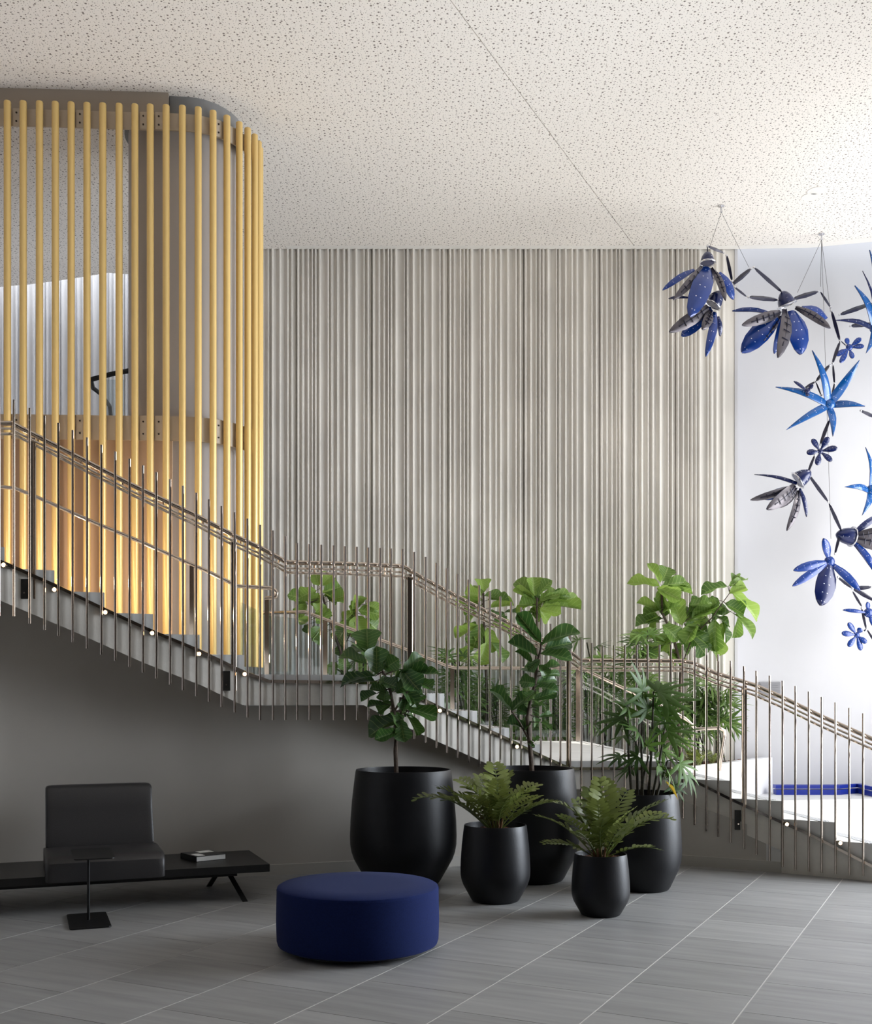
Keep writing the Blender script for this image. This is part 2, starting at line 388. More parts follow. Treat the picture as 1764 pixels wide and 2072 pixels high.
# ------------------------------------------------------------ ceiling
edge = [(9.6, 12.9), (9.6, 14.6), (9.2, 16.2), (8.3, 17.5), (7.15, 18.05), (6.2, 18.30), (5.0, 18.36), (-4.5, YB), (-4.55, 19.25), (-5.3, 19.5), (-5.8, 19.4), (-6.6, 19.7), (-7.4, 19.95), (-9.5, 20.4), (-9.5, -6), (8.9, -6), (8.9, 12.9)]
m = MB()
jA = Vector((-0.22, 11.0)); jB = Vector((3.36, 18.36))      # joint between two ceiling panels
sl = (jB-jA)/(jB.y-jA.y); j0 = jA+sl*(-6-jA.y)
left = [(jB.x-0.010, jB.y), (-4.5, YB), (-4.55, 19.25), (-5.3, 19.5), (-5.8, 19.4), (-6.6, 19.7), (-7.4, 19.95), (-9.5, 20.4), (-9.5, -6), (j0.x-0.010, -6)]
right = [(8.9, -6), (8.9, 12.9), (9.6, 12.9), (9.6, 14.6), (9.2, 16.2), (8.3, 17.5), (7.15, 18.05), (6.2, 18.30), (5.0, 18.36), (jB.x+0.006, jB.y), (j0.x+0.006, -6)]
m.prism(left, ZC, ZC+0.35); m.prism(right, ZC, ZC+0.35)
m.box((-9.4, -5.9, ZC+0.36), (8.8, 18.3, ZC+0.5), None, 1)
ceil = m.obj('ceiling', [M_ceil, M_plate]); tag(ceil, 'white perforated acoustic ceiling with a diagonal joint', kind='structure')
m = MB()
pts = [Vector((x, y, ZC-0.002)) for x, y in [(-2.5, 18.22), (5.0, 18.22), (6.2, 18.15), (7.1, 17.9), (8.2, 17.35), (9.05, 16.1), (9.45, 14.5)]]
po = [Vector((x, y, ZC-0.002)) for x, y in [(-2.5, 18.36), (5.0, 18.36), (6.22, 18.31), (7.2, 18.06), (8.33, 17.52), (9.22, 16.2), (9.62, 14.6)]]
m.strip([[a, b, b+Vector((0, 0, 0.36)), a+Vector((0, 0, 0.002))] for a, b in zip(pts, po)])
tag(m.obj('trim_1', M_ceilp), 'plain white margin along the ceiling edge', kind='structure')

# ------------------------------------------------------------ back walls
PAT = [0.03, .095, .165, .22, .265, .315, .43, .475, .55, .635, .70, .79, .90, .955]
def ribwall(x0, x1, y, z0, z1, material, name, label, pitch=1.273, start=None, smooth_from=None):
    xs = []; start = start if start is not None else x0
    k = math.floor((x0-start)/pitch)
    ridges = []
    while start+k*pitch < x1+0.1:
        rr = random.Random(k)
        for q in PAT: ridges.append((start+(k+q)*pitch+rr.uniform(-.006, .006), rr.uniform(.75, 1.0)))
        k += 1
    prof = [(x0, 0.0)]
    for i in range(len(ridges)-1):
        (a, h), (b_, h2) = ridges[i], ridges[i+1]
        if a < x0+0.03 or b_ > x1-0.01: continue
        w = b_-a; hh = 0.062*h
        if smooth_from and a > smooth_from: hh *= max(0.12, 1-(a-smooth_from)/0.9)
        r = min(0.021, w*0.28)
        for t, v in ((-r, 0.45), (-r*0.6, 0.85), (0, 1.0), (r*0.6, 0.9), (r, 0.5)): prof.append((a+t, v*hh))
        prof.append((a+w*0.38, 0.10*hh)); prof.append((a+w*0.62, 0.02*hh))
        if i % len(PAT) == len(PAT)-1 and w > 0.05:
            prof.append((a+w*0.70, -0.045)); prof.append((a+w*0.76, -0.045)); prof.append((a+w*0.78, 0.0))
    prof.append((x1, 0.0))
    prof = sorted(prof)
    m = MB(); vs = []; fs = []
    n = len(prof)
    for x, h in prof: vs.append((x, y-h, z0))
    for x, h in prof: vs.append((x, y-h, z1))
    for i in range(n-1): fs.append((i, i+1, n+i+1, n+i))
    vs += [(x0, y+0.4, z0), (x1, y+0.4, z0), (x0, y+0.4, z1), (x1, y+0.4, z1)]
    q = 2*n
    fs += [(q+1, q, q+2, q+3), (0, n, q+2, q), (n-1, q+1, q+3, 2*n-1), tuple(range(n, 2*n))+(q+3, q+2)]
    m.add(vs, fs)
    return tag(m.obj(name, material, smooth='auto'), label, kind='structure')
ribwall(-4.5, 5.01, YB+0.03, 0.0, ZC+0.2, M_rib, 'wall_back', 'ribbed grey concrete back wall', start=(597.5-CX)/F*YB, smooth_from=4.2)
ribwall(-10, -3.6, 20.7, 0.0, 13.5, M_rib2, 'wall_back_left', 'bright ribbed wall beyond the screen')
m = MB(); m.box((5.012, YW, -0.1), (14, YW+0.3, 15.5)); m.box((5.012, YB+0.02, -0.1), (5.06, YW, 15.5))
tag(m.obj('wall_back_right', M_white), 'smooth white wall behind the hanging sculpture', kind='structure')
m = MB(); m.box((-9.9, -6, 0), (-9.5, 20.7, 13.5)); tag(m.obj('wall_left', M_white), 'white left wall', kind='structure')
m = MB(); m.box((-9.9, -6.4, 0), (9.3, -6, ZC+.3)); tag(m.obj('wall_front', mat('dark_end_wall', rgb(70, 66, 62), 0.8)), 'wall behind the viewpoint', kind='structure')
m = MB(); m.box((9.0, -6, 0), (9.3, 7.0, ZC+0.3)); m.box((9.0, 11.8, 0), (9.3, 12.9, ZC+0.3)); m.box((9.0, 7.0, 6.0), (9.3, 11.8, ZC+0.3))
tag(m.obj('wall_right', M_white), 'right wall with a tall window', kind='structure')
m = MB(); m.box((-4.5, YB+.3, ZC), (-4.3, 20.7, 13.5)); tag(m.obj('trim_2', M_white), 'white cheek of the roof slot', kind='structure')

# wall under the stair + skirting
def botz(px): return CH-(interp(BOT, px)-HY)/F*D(px)
pxs = list(range(-250, 1583, 20))+[1583]
cols = []; colsb = []
for p in pxs:
    w = interp(WT, p); x = (p-CX)/F*w
    zt = botz(max(p, -119))+0.10
    cols.append([Vector((x, w, 0)), Vector((x, w, zt)), Vector((x, w+0.15, zt)), Vector((x, w+0.15, 0))])
    colsb.append([Vector((x, w-0.014, 0)), Vector((x, w-0.014, 0.10)), Vector((x, w+0.001, 0.104)), Vector((x, w+0.001, 0))])
m = MB(); m.strip(cols); tag(m.obj('wall_under_stair', M_under, smooth='auto'), 'smooth grey wall under the stair', kind='structure')
m = MB(); m.strip(colsb); tag(m.obj('baseboard_stair', M_base, smooth='auto'), 'low grey skirting under the stair', kind='structure')

# ------------------------------------------------------------ staircase
stair = thing('staircase', 'wide curved pale concrete staircase with two landings', 'staircase')
# stringer
pxs = [p for p in range(-110, 1583, 12)]+[490, 544, 735, 785, 1165, 1360, 1373, 1583]
pxs = sorted(set(pxs)); cols = []
for p in pxs:
    x = nx(p); d = D(p)+0.045
    zt = CH-(interp(STRIP, p)-HY)/F*D(p); zb = botz(p)
    wd = max(interp(WT, p)+0.2, d+0.3)
    cols.append([Vector((x, d, zb)), Vector((x, d, zt)), Vector((x, d+.1, zt)), Vector((x, d+.1, zb+.05)), Vector((x, wd, zb+.05)), Vector((x, wd, zb))])
m = MB(); m.strip(cols)
cols = []
for p in list(range(1584, 1850, 12))+[1850]:
    x = nx(p); d = D(p)+0.045; zt = max(0.02, CH-(interp(STRIP, p)-HY)/F*D(p))
    cols.append([Vector((x, d, -0.01)), Vector((x, d, zt)), Vector((x, d+0.3, zt)), Vector((x, d+0.3, -0.01))])
m.strip(cols)
tag(m.obj('stringer', M_conc, stair, smooth='auto'))
# edge channel
cols = []
for p in sorted(set(list(range(-110, 1850, 12))+[544, 785, 1165, 1360])):
    x = nx(p); d = D(p); z = max(0.03, CH-(interp(STRIP, p)-HY)/F*D(p))
    cols.append([Vector((x, d+0.012, z-0.012)), Vector((x, d+0.012, z+0.016)), Vector((x, d+0.07, z+0.016)), Vector((x, d+0.07, z-0.012))])
m = MB(); m.strip(cols); m.obj('edge_channel', M_steel2, stair)
# steps: (near px of left edge, near px of right edge, z, far left point, far right point)
def nearline(p0, p1):
    ps = [p0]; q = p0
    while q+25 < p1: q += 25; ps.append(q)
    ps.append(p1)
    return [(nx(p), D(p)+0.06) for p in ps]
def step(p0, p1, z, fl_, fr_, name='step', lowz=0.19, extra=()):
    poly = nearline(p0, p1)+[fr_]+list(extra)+[fl_]
    m = MB(); m.prism(poly, max(-0.01, z-lowz), z)
    o = m.obj(name, M_tread if name != 'landing' else M_tread, stair)
    return poly
f1 = [(3, 2.89), (105, 2.72), (207, 2.55), (306, 2.38), (401, 2.21), (492, 2.04)]
noses = []
def far1(x): return (x*12.9/(9.75+0.27*x)*1.03, 12.9)
step(-110, 3, 2.89, (-6.6, 12.9), far1(nx(3)), 'landing')
prev = 3
for p, z in f1[1:]:
    step(prev, p, z, far1(nx(prev)), far1(nx(p))); noses.append((nx(p), D(p)+0.06, far1(nx(p)), z)); prev = p
noses.append((nx(3), D(3)+0.06, far1(nx(3)), 2.89))
FY = 15.62
step(492, 828, 1.87, far1(nx(492)), (-1.85, FY), 'landing', 0.28, extra=[(-2.6, FY), (-2.35, 14.2)])
f2 = [(828, 1.87, -1.85), (900, 1.70, -1.43), (966, 1.53, -1.01), (1031, 1.36, -0.59), (1095, 1.19, -0.17)]
f2 = [(828, 1.87, -1.85), (899, 1.70, -1.33), (966, 1.53, -0.81), (1031, 1.36, -0.29), (1096, 1.19, 0.23)]
for i in range(1, 5):
    a, b_ = f2[i-1], f2[i]
    step(a[0], b_[0], b_[1], (a[2], FY), (b_[2], FY)); noses.append((nx(b_[0]), D(b_[0])+0.06, (b_[2], FY), b_[1]))
noses.append((nx(828), D(828)+0.06, (-1.85, FY), 1.87))
step(1096, 1382, 1.02, (0.23, FY), (2.1, FY), 'landing', 0.28); noses.append((nx(1382), D(1382)+.06, (2.1, FY), 1.02))
f3 = [(1382, 1.02, 2.1), (1481, .85, 2.43), (1586, .68, 2.76), (1696, .51, 3.10), (1800, .34, 3.43), (1888, .17, 3.76)]
for i in range(1, 6):
    a, b_ = f3[i-1], f3[i]
    step(a[0], b_[0], b_[1], (a[2], FY), (b_[2], FY), lowz=0.6); noses.append((nx(b_[0]), D(b_[0])+0.06, (b_[2], FY), b_[1]))
# stainless studded nosing strips just behind every nosing
M_stud = bpy.data.materials.new('studded_nosing'); M_stud.use_nodes = True
nt = M_stud.node_tree; b = nt.nodes['Principled BSDF']; b.inputs['Roughness'].default_value = 0.5
tcn = node(nt, 'ShaderNodeTexCoord'); vo = node(nt, 'ShaderNodeTexVoronoi', voronoi_dimensions='2D'); vo.inputs['Scale'].default_value = 32; vo.inputs['Randomness'].default_value = 0
cr = node(nt, 'ShaderNodeMath', operation='LESS_THAN'); cr.inputs[1].default_value = 0.30
mx = node(nt, 'ShaderNodeMix', data_type='RGBA'); mx.inputs[6].default_value = rgb(206, 205, 204); mx.inputs[7].default_value = rgb(70, 68, 68)
nt.links.new(tcn.outputs['Object'], vo.inputs['Vector']); nt.links.new(vo.outputs['Distance'], cr.inputs[0]); nt.links.new(cr.outputs[0], mx.inputs[0]); nt.links.new(mx.outputs[2], b.inputs['Base Color'])
for x, y, far, z in noses:
    a = Vector((x, y)); b_ = Vector(far); u = (b_-a).normalized(); nrm = Vector((-u.y, u.x))
    poly = [a+u*0.1-nrm*0.0, b_-u*0.1, b_-u*0.1+nrm*0.10, a+u*0.1+nrm*0.10]
    poly = [p+nrm*0.02 for p in poly]
    m = MB(); m.prism([(p.x, p.y) for p in poly], z-0.002, z+0.004); m.obj('nosing_strip', M_stud, stair)

# ------------------------------------------------------------ near balustrade
rail = thing('balustrade', 'long curved stainless balustrade of slim vertical rods along the near stair edge', 'railing')
BX = [-32, -2, 28, 60, 90, 118, 147, 176, 205, 233, 262, 289, 316, 344, 370, 397, 422.5, 448, 474.5, 500.5, 526, 552, 577, 601, 626, 650, 675, 698, 722, 745, 769, 791, 814.5, 838,
      861, 883, 904, 926, 948, 969.5, 991, 1012, 1034, 1054, 1074, 1094, 1114, 1133.5, 1153.5, 1176, 1197, 1219, 1242, 1264, 1288, 1310, 1334, 1357, 1381, 1405, 1429, 1453, 1478, 1505,
      1530, 1557, 1583, 1609, 1636, 1662, 1690, 1718, 1746, 1774]
TOPT = [(-60, 806), (28, 809), (60, 826), (118, 856), (205, 900), (289, 942), (370, 983), (448, 1024), (526, 1062), (577, 1085), (601, 1099), (626, 1101), (745, 1108), (814, 1111), (838, 1117),
        (861, 1127), (904, 1150), (948, 1173), (991, 1196), (1034, 1218), (1074, 1240), (1114, 1262), (1133, 1274), (1176, 1292), (1197, 1301), (1219, 1306), (1381, 1304), (1405, 1308), (1429, 1312), (1453, 1324),
        (1478, 1337), (1505, 1348), (1557, 1367), (1609, 1388), (1662, 1410), (1717, 1432), (1745, 1443), (1780, 1458)]
BOTT = [(-60, 1244), (28, 1247), (60, 1262), (118, 1287), (205, 1325), (289, 1361), (370, 1397), (448, 1431), (501, 1452), (526, 1457), (745, 1457), (769, 1461), (791, 1471), (838, 1495), (861, 1503), (904, 1523), (948, 1543),
        (1034, 1583), (1133, 1632), (1176, 1638), (1334, 1636), (1357, 1644), (1381, 1656), (1429, 1682), (1505, 1718), (1557, 1742), (1583, 1754), (1609, 1761), (1662, 1766), (1717, 1770), (1780, 1774)]
for p in BX:
    t = near(p, interp(TOPT, p)); b_ = near(p, interp(BOTT, p))
    me_r = MB(); me_r.tube([b_, t], 0.0105, 8)
    me_r.obj('baluster', M_steel, rail, smooth='auto')
RT = [(-120, 852), (18, 852), (36, 862), (82, 885), (146, 918), (204, 948), (260, 977), (340, 1015), (398, 1043), (476, 1084), (524, 1106), (574, 1134), (580, 1136), (700, 1139), (812, 1144), (820, 1147), (858, 1170), (926, 1206), (992, 1240),
      (1054, 1271), (1110, 1299), (1159, 1322), (1178, 1336), (1382, 1337), (1406, 1341), (1452, 1362), (1530, 1386), (1583, 1409), (1661, 1447), (1764, 1493), (1850, 1532)]
def railpath(tab, off, dy=0, step_=18):
    ps = sorted(set([t[0] for t in tab]+list(range(int(tab[0][0]), int(tab[-1][0]), step_))))
    return [near(p, interp(tab, p)+dy, off) for p in ps]
m = MB(); m.tube(railpath(RT, 0.075), 0.021, 10); m.obj('handrail', M_steel2, rail, smooth='auto')
m = MB(); m.tube(railpath(RT, 0.035, 13), 0.010, 8); m.obj('rod_rail', M_steel2, rail, smooth='auto')
m = MB(); m.tube(railpath(RT, 0.10, 20), 0.012, 8); m.obj('rod_rail', M_steel2, rail, smooth='auto')
# short hangers joining the rails
for p in [i for i in BX if -40 < i < 1760][::3]:
    y = interp(RT, p)
    m = MB(); m.tube([near(p+9, y+2, 0.075), near(p+9, y+19, 0.10)], 0.007, 6); m.obj('rail_clip', M_steel2, rail)
for p in (61, 471, 829, 1152, 1509):
    yt = interp(RT, p)+8; yb = interp(STRIP, p)+48
    a = near(p, yt, 0.06); c = near(p, yb, 0.045)
    m = MB(); m.box((a.x-0.024, a.y-0.012, c.z), (a.x+0.024, a.y+0.012, a.z)); m.obj('post', M_steel2, rail, bevel=0.003)
    pl = near(p-14, interp(STRIP, p)+8, 0.03); pb = near(p-14, yb, 0.03)
    m = MB(); m.box((pl.x-0.03, pl.y-0.004, pb.z), (pl.x+0.03, pl.y+0.02, pl.z))
    br = m.obj('bracket', M_plate, rail); br['label'] = 'dark bracket plate'
    m = MB(); M = Matrix.Translation((pl.x, pl.y-0.006, (pl.z*0.3+pb.z*0.7))) @ Matrix.Rotation(PI/2, 4, 'X'); m.lathe([(0.008, -0.004), (0.008, 0.004)], 10, M=M); m.obj('bolt', M_steel, br)

# inner handrail along the screen (flight one)
hr = thing('inner_handrail', 'single stainless handrail ending in a loop, in front of the gold tubes', 'handrail')
ya = 11.6
pa = [P(p, y, ya) for p, y in ((-90, 987), (10, 986), (31, 988), (68, 1003), (145, 1037), (204, 1063), (289, 1098), (369, 1134), (422, 1157), (462, 1177), (480, 1186), (548, 1190), (556, 1194), (560, 1200), (558, 1207), (550, 1210), (536, 1211))]
m = MB(); m.tube(pa, 0.021, 10); m.obj('handrail', M_steel2, hr, smooth='auto')
for p, y, zb in ((66, 1003, 2.70), (388, 1143, 2.10), (540, 1211, 1.87)):
    a = P(p, y, ya); m = MB(); m.box((a.x-0.022, a.y-0.01, zb), (a.x+0.022, a.y+0.01, a.z)); m.obj('post', M_steel2, hr)

# far handrails with glass
fr = thing('glass_balustrade', 'far side balustrade of clear glass panels under a stainless handrail', 'railing')
YF = 15.55
fpts = [(532, 1240), (617, 1238), (719, 1276), (762, 1292), (821, 1314), (905, 1348), (920, 1352), (1176, 1352), (1230, 1378), (1340, 1430), (1386, 1454), (1408, 1475), (1455, 1473), (1465, 1478), (1466, 1490), (1459, 1530), (1455, 1560)]
m = MB(); m.tube([P(p, y, YF) for p, y in fpts], 0.026, 10); m.obj('handrail', M_steel2, fr, smooth='auto')
def deckz(X):
    tabx = [(-2.6, 1.87), (-1.85, 1.87), (-1.84, 1.70), (-1.33, 1.70), (-1.32, 1.53), (-.81, 1.53), (-.80, 1.36), (-.29, 1.36), (-.28, 1.19), (.23, 1.19), (.24, 1.02), (2.1, 1.02), (2.11, .85), (2.43, .85), (2.44, .68), (2.76, .68), (2.77, .51), (3.1, .51), (3.11, .34), (3.43, .34), (3.44, .17), (3.76, .17), (3.77, 0), (5, 0)]
    return interp(tabx, X)
tabf = [(p, y) for p, y in fpts[:11]]
edges = [534, 662, 745, 828, 915, 1040, 1168, 1260, 1350]
for i in range(len(edges)-1):
    a, b_ = edges[i]+2, edges[i+1]-2
    xa, xb = (a-CX)/F*YF, (b_-CX)/F*YF
    za, zb = P(a, interp(tabf, a), YF).z-0.03, P(b_, interp(tabf, b_), YF).z-0.03
    la, lb = deckz(xa)+0.06, deckz(xb)+0.06
    vs = [(xa, YF-.006, la), (xb, YF-.006, lb), (xb, YF-.006, zb), (xa, YF-.006, za), (xa, YF+.006, la), (xb, YF+.006, lb), (xb, YF+.006, zb), (xa, YF+.006, za)]
    m = MB(); m.add(vs, [(0,1,2,3),(7,6,5,4),(0,4,5,1),(1,5,6,2),(2,6,7,3),(3,7,4,0)])
    m.obj('glass_panel', M_glass, fr)
for p in (540, 658, 829, 915, 1169, 1350):
    x = (p-CX)/F*YF; zt = P(p, interp(tabf, p), YF).z
    m = MB(); m.box((x-0.03, YF-0.02, deckz(x)), (x+0.03, YF+0.02, zt)); m.obj('post', M_steel2, fr)
# return glass towards the screen on landing one
m = MB(); m.box((-2.32, 13.0, 1.93), (-2.308, 15.5, 2.78)); m.obj('glass_panel', M_glass, fr)

# stair lights under the edge channel
for i, (p, y) in enumerate(((7, 1143), (110, 1193), (213, 1239), (308, 1281), (403, 1323), (495, 1364), (890, 1438), (1046, 1511), (1592, 1668), (1700, 1706))):
    names = ['beside the top landing', 'at the first step below the top landing', 'at the second step of the upper flight', 'at the third step of the upper flight', 'at the fourth step of the upper flight',
             'where the upper flight meets the middle landing', 'above the left fig, upper middle flight', 'left of the middle fig trunk, lower middle flight', 'first on the lowest flight, right', 'last on the lowest flight, far right']
    t = thing('stair_light', 'small warm round stair light '+names[i], 'light', 'stair lights along the stringer')
    c = near(p, y, 0.0); c.y -= 0.0
    M = Matrix.Translation(c) @ Matrix.Rotation(PI/2, 4, 'X')
    m = MB(); m.lathe([(0.020, -0.045), (0.022, 0.0), (0.017, 0.002), (0.016, -0.01)], 14, M=M); m.obj('housing', M_steel2, t, smooth='auto')
    m = MB(); m.lathe([(0.0155, -0.012), (0.0155, 0.004), (0.0, 0.010)], 14, M=M); m.obj('lens', M_led, t, smooth='auto')
for x in (-5.2, -4.4, -3.6, -2.9):
    lamp('POINT', 'stair_glow', (x, 12.1, {-5.2: 3.2, -4.4: 2.95, -3.6: 2.6, -2.9: 2.3}[x]), 24, (1.0, 0.76, 0.52), shadow_soft_size=0.06)

# ------------------------------------------------------------ gold tube screen round the column
KK = 1.049
scr = thing('tube_screen', 'tall screen of gold round tubes curving round the column', 'screen')
TP = [(-49, 204), (-17, 204), (15, 205), (47, 205.5), (80, 206), (112, 207), (144, 208), (176, 209), (208, 210), (241, 211), (273, 212), (304, 212.5), (336, 213.5), (369, 215), (401, 218), (431, 225), (459, 235), (484, 248), (501, 260), (515, 273), (523, 287), (526, 300)]
ZT = CH+6.866*KK
tubes = []
for p, y in TP:
    d = 15215*KK/(HY-y); x = (p-CX)/F*d; tubes.append((x, d))
BOTZ = 2.04
m = MB(); m.lathe([(0.038, -3.43), (0.043, -3.42), (0.043, 3.42), (0.038, 3.43)], 16); tme = m.mesh('tube', M_gold, smooth='auto')
tlen = ZT-BOTZ
for x, d in tubes:
    put('tube', tme, scr, Matrix.Translation((x, d, (ZT+BOTZ)/2)) @ Matrix.Diagonal((1, 1, tlen/6.86, 1)))
def inward(off):
    out = []
    n = len(tubes)
    for i in range(n):
        a = Vector(tubes[max(0, i-1)]); b_ = Vector(tubes[min(n-1, i+1)]); t = (b_-a).normalized(); nrm = Vector((-t.y, t.x))
        out.append(Vector(tubes[i])+nrm*off)
    return out
def band(off, th, z0, z1, name, material, parent, sel=None, kind=None, label=None):
    q = inward(off); q2 = inward(off+th)
    if sel: q = q[sel]; q2 = q2[sel]
    m = MB(); m.strip([[Vector((a.x, a.y, z0)), Vector((a.x, a.y, z1)), Vector((b_.x, b_.y, z1)), Vector((b_.x, b_.y, z0))] for a, b_ in zip(q, q2)])
    o = m.obj(name, material, parent, smooth='auto')
    if kind: tag(o, label, kind=kind)
    return o
for z0, z1 in ((8.63, 8.84), (4.81, 5.11)):
    bd = band(0.055, 0.02, z0, z1, 'mounting_band', M_band, scr)
    q = inward(0.045)
    for i in (2, 6, 10, 11, 15):
        c = (q[i]+q[min(i+1, len(q)-1)])/2
        t = (q[min(i+1, len(q)-1)]-q[i]).normalized(); ang = math.atan2(t.y, t.x)
        M = Matrix.Translation((c.x, c.y, 0)) @ Matrix.Rotation(ang, 4, 'Z')
        m = MB(); m.box((-0.045, -0.006, z0), (0.045, 0.008, z1), M); pl = m.obj('joint_plate', M_band, bd)
        for zz in (z0+0.25*(z1-z0), z0+0.75*(z1-z0)):
            m = MB(); m.lathe([(0.011, -0.006), (0.011, 0.006)], 10, M=Matrix.Translation((c.x, c.y, zz)) @ Matrix.Rotation(ang, 4, 'Z') @ Matrix.Translation((0, -0.008, 0)) @ Matrix.Rotation(PI/2, 4, 'X')); m.obj('bolt', M_bolt, bd)
    for i in range(1, len(tubes)-1):
        a = Vector(tubes[i]); b_ = q[i]
        m = MB(); m.box((-0.012, -0.012, (z0+z1)/2-0.05), (0.012, (b_-a).length+0.02, (z0+z1)/2+0.05), Matrix.Translation((a.x, a.y, 0)) @ Matrix.Rotation(math.atan2((b_-a).y, (b_-a).x)-PI/2, 4, 'Z'))
        m.obj('tube_fixing', M_band, bd)
band(0.16, 0.04, 8.84, ZC, 'trim_3', M_fascia, None, slice(0, 13), 'structure', 'beige fascia above the gold tubes')
band(0.24, 0.04, 8.80, ZC, 'trim_4', M_fascia2, None, slice(12, None), 'structure', 'curved grey fascia above the gold tubes')
cx_, cyy = -3.32, 14.45
m = MB(); m.lathe([(0.71, 1.87), (0.71, ZC)], 64, (cx_, cyy, 0)); m.lathe([(0.74, 5.02), (0.74, 5.20)], 64, (cx_, cyy, 0))
tag(m.obj('column', M_col, smooth='auto'), 'thick round grey column inside the gold tube screen', 'column')
# soffit disc over the column
m = MB(); m.lathe([(0.0, 8.98), (0.76, 8.98), (0.76, ZC)], 48, (cx_, cyy, 0)); tag(m.obj('trim_5', M_fascia2, smooth='auto'), 'soffit ring round the column head', kind='structure')
# cladding behind the lower tubes
m = MB(); m.box((-7.6, 13.70, 1.7), (-3.30, 13.85, 4.90)); m.box((-7.6, 13.85, 4.80), (-3.9, 15.2, 5.0))
tag(m.obj('wall_screen', M_panel), 'beige clad wall behind the lower gold tubes', kind='structure')
# upper stair handrail seen through the screen
up = thing('upper_handrail', 'short black handrail with glass, seen high between the gold tubes', 'handrail')
du = 17.2
m = MB(); m.tube([P(262, 750, du), P(225, 757, du), P(184, 768, du)], 0.04, 8); m.obj('handrail', M_black, up)
m = MB(); m.tube([P(184, 768, du), P(188, 785, du+.3), P(205, 798, du+.5), P(222, 822, du+.8), P(228, 880, du+.8), Vector((P(228, 880, du+.8).x, du+.8, 5.34))], 0.034, 8); m.obj('rail_return', M_black, up)
a, b_, c = P(186, 780, du), P(250, 765, du), P(250, 900, du)
m = MB(); m.box((a.x+.1, du+.02, c.z), (b_.x, du+.03, b_.z-.02)); m.obj('glass_panel', M_glass, up)
# slab edge of upper floor
m = MB(); m.box((-9.5, 16.8, 5.1), (-4.6, 18.6, 5.35)); tag(m.obj('floor_upper', M_white), 'upper floor slab', kind='structure')

# downlights
for i, (p, y, lb) in enumerate(((1652, 386, 'round ceiling downlight right of the sculpture hooks, upper one'), (1640, 398, 'round ceiling downlight right of the sculpture hooks, lower one'))):
    d = (ZC-CH)*F/(HY-y); x = (p-CX)/F*d
    t = thing('downlight', lb, 'light', 'ceiling downlights', )
    m = MB(); m.lathe([(0.11, -0.004), (0.135, -0.006), (0.135, 0.0)], 24, (x, d, ZC)); m.obj('trim_ring', M_ceilp, t)
    m = MB(); m.lathe([(0.0, -0.003), (0.11, -0.003), (0.11, 0.01)], 24, (x, d, ZC)); m.obj('lamp_disc', M_dl, t)

# vent on the white wall
vn = thing('wall_vent', 'small grey louvred vent on the white wall behind the railing', 'vent')
a = P(1536, 1380, YW); b_ = P(1578, 1412, YW)
m = MB(); m.box((a.x, YW-0.03, b_.z), (b_.x, YW, a.z)); m.obj('frame', M_vent, vn)
for i in range(6):
    z = b_.z+(i+0.6)*(a.z-b_.z)/6.5
    m = MB(); m.box((a.x+0.015, YW-0.045, z-0.008), (b_.x-0.015, YW-0.028, z+0.008)); m.obj('slat', M_vent, vn)

# ------------------------------------------------------------ planter bed
ks = [(-2.6, 15.75), (2.1, 15.75), (3.65, 16.25), (4.3, 16.9), (4.9, 17.7), (5.35, 18.3), (5.78, 18.82)]
m = MB(); cols = []
for i, (x, y) in enumerate(ks):
    a = Vector(ks[max(0, i-1)]); b_ = Vector(ks[min(len(ks)-1, i+1)]); t = (b_-a).normalized(); nr = Vector((-t.y, t.x))*0.16
    cols.append([Vector((x, y, 0)), Vector((x, y, 0.60)), Vector((x+nr.x, y+nr.y, 0.60)), Vector((x+nr.x, y+nr.y, 0))])
m.strip(cols)
kerb = thing('planter', 'long white planter kerb filled with bark mulch at the foot of the ribbed wall', 'planter')
m.obj('kerb', mat('kerb_white', rgb(232, 233, 236), 0.5), kerb, smooth='auto')
m = MB(); m.prism([(-2.6, 15.9), (2.1, 15.9), (3.55, 16.38), (4.2, 17.0), (4.78, 17.8), (5.2, 18.4), (5.55, 18.88), (5.10, 18.88), (5.08, 18.30), (-2.6, 18.30)], 0.0, 0.57)
m.obj('soil', M_soil, kerb)
m = MB(); rr = random.Random(5)
for i in range(500):
    x = rr.uniform(2.0, 5.1); y = rr.uniform(16.4, 18.25)
    if y < interp([(2, 15.95), (3.55, 16.4), (4.2, 17.05), (4.78, 17.85), (5.2, 18.4)], x)+0.05: continue
    M = Matrix.Translation((x, y, 0.575)) @ Matrix.Rotation(rr.uniform(0, 6.28), 4, 'Z') @ Matrix.Rotation(rr.uniform(-.5, .5), 4, 'X')
    s = rr.uniform(.015, .04); m.box((-s, -s*.4, -.006), (s, s*.4, .012), M)
ch = m.obj('bark_chips', M_soil, kerb); ch['kind'] = 'stuff'

# blue zigzag bench
bz = thing('zigzag_bench', 'low bright blue zigzag bar bench at the foot of the white wall', 'bench')
def bar(pts, h0, h1, w, name):
    cols = []
    for i, (x, y) in enumerate(pts):
        a = Vector(pts[max(0, i-1)]); b_ = Vector(pts[min(len(pts)-1, i+1)]); t = (b_-a).normalized(); nr = Vector((-t.y, t.x))*w
        cols.append([Vector((x, y, h0)), Vector((x+nr.x, y+nr.y, h0)), Vector((x+nr.x, y+nr.y, h1)), Vector((x, y, h1))][::-1])
    m = MB(); m.strip(cols); m.obj(name, M_bluemetal, bz)
xx = lambda p, d: (p-CX)/F*d
zp = [(5.7, 18.35), (xx(1700, 18.35), 18.35), (xx(1735, 18.62), 18.62), (xx(1768, 17.95), 17.95), (xx(1830, 18.5), 18.5)]
bar(zp, 0.0, 0.085, 0.16, 'lower_bar'); bar([(x, y+.03) for x, y in zp], 0.10, 0.16, 0.16, 'upper_bar')

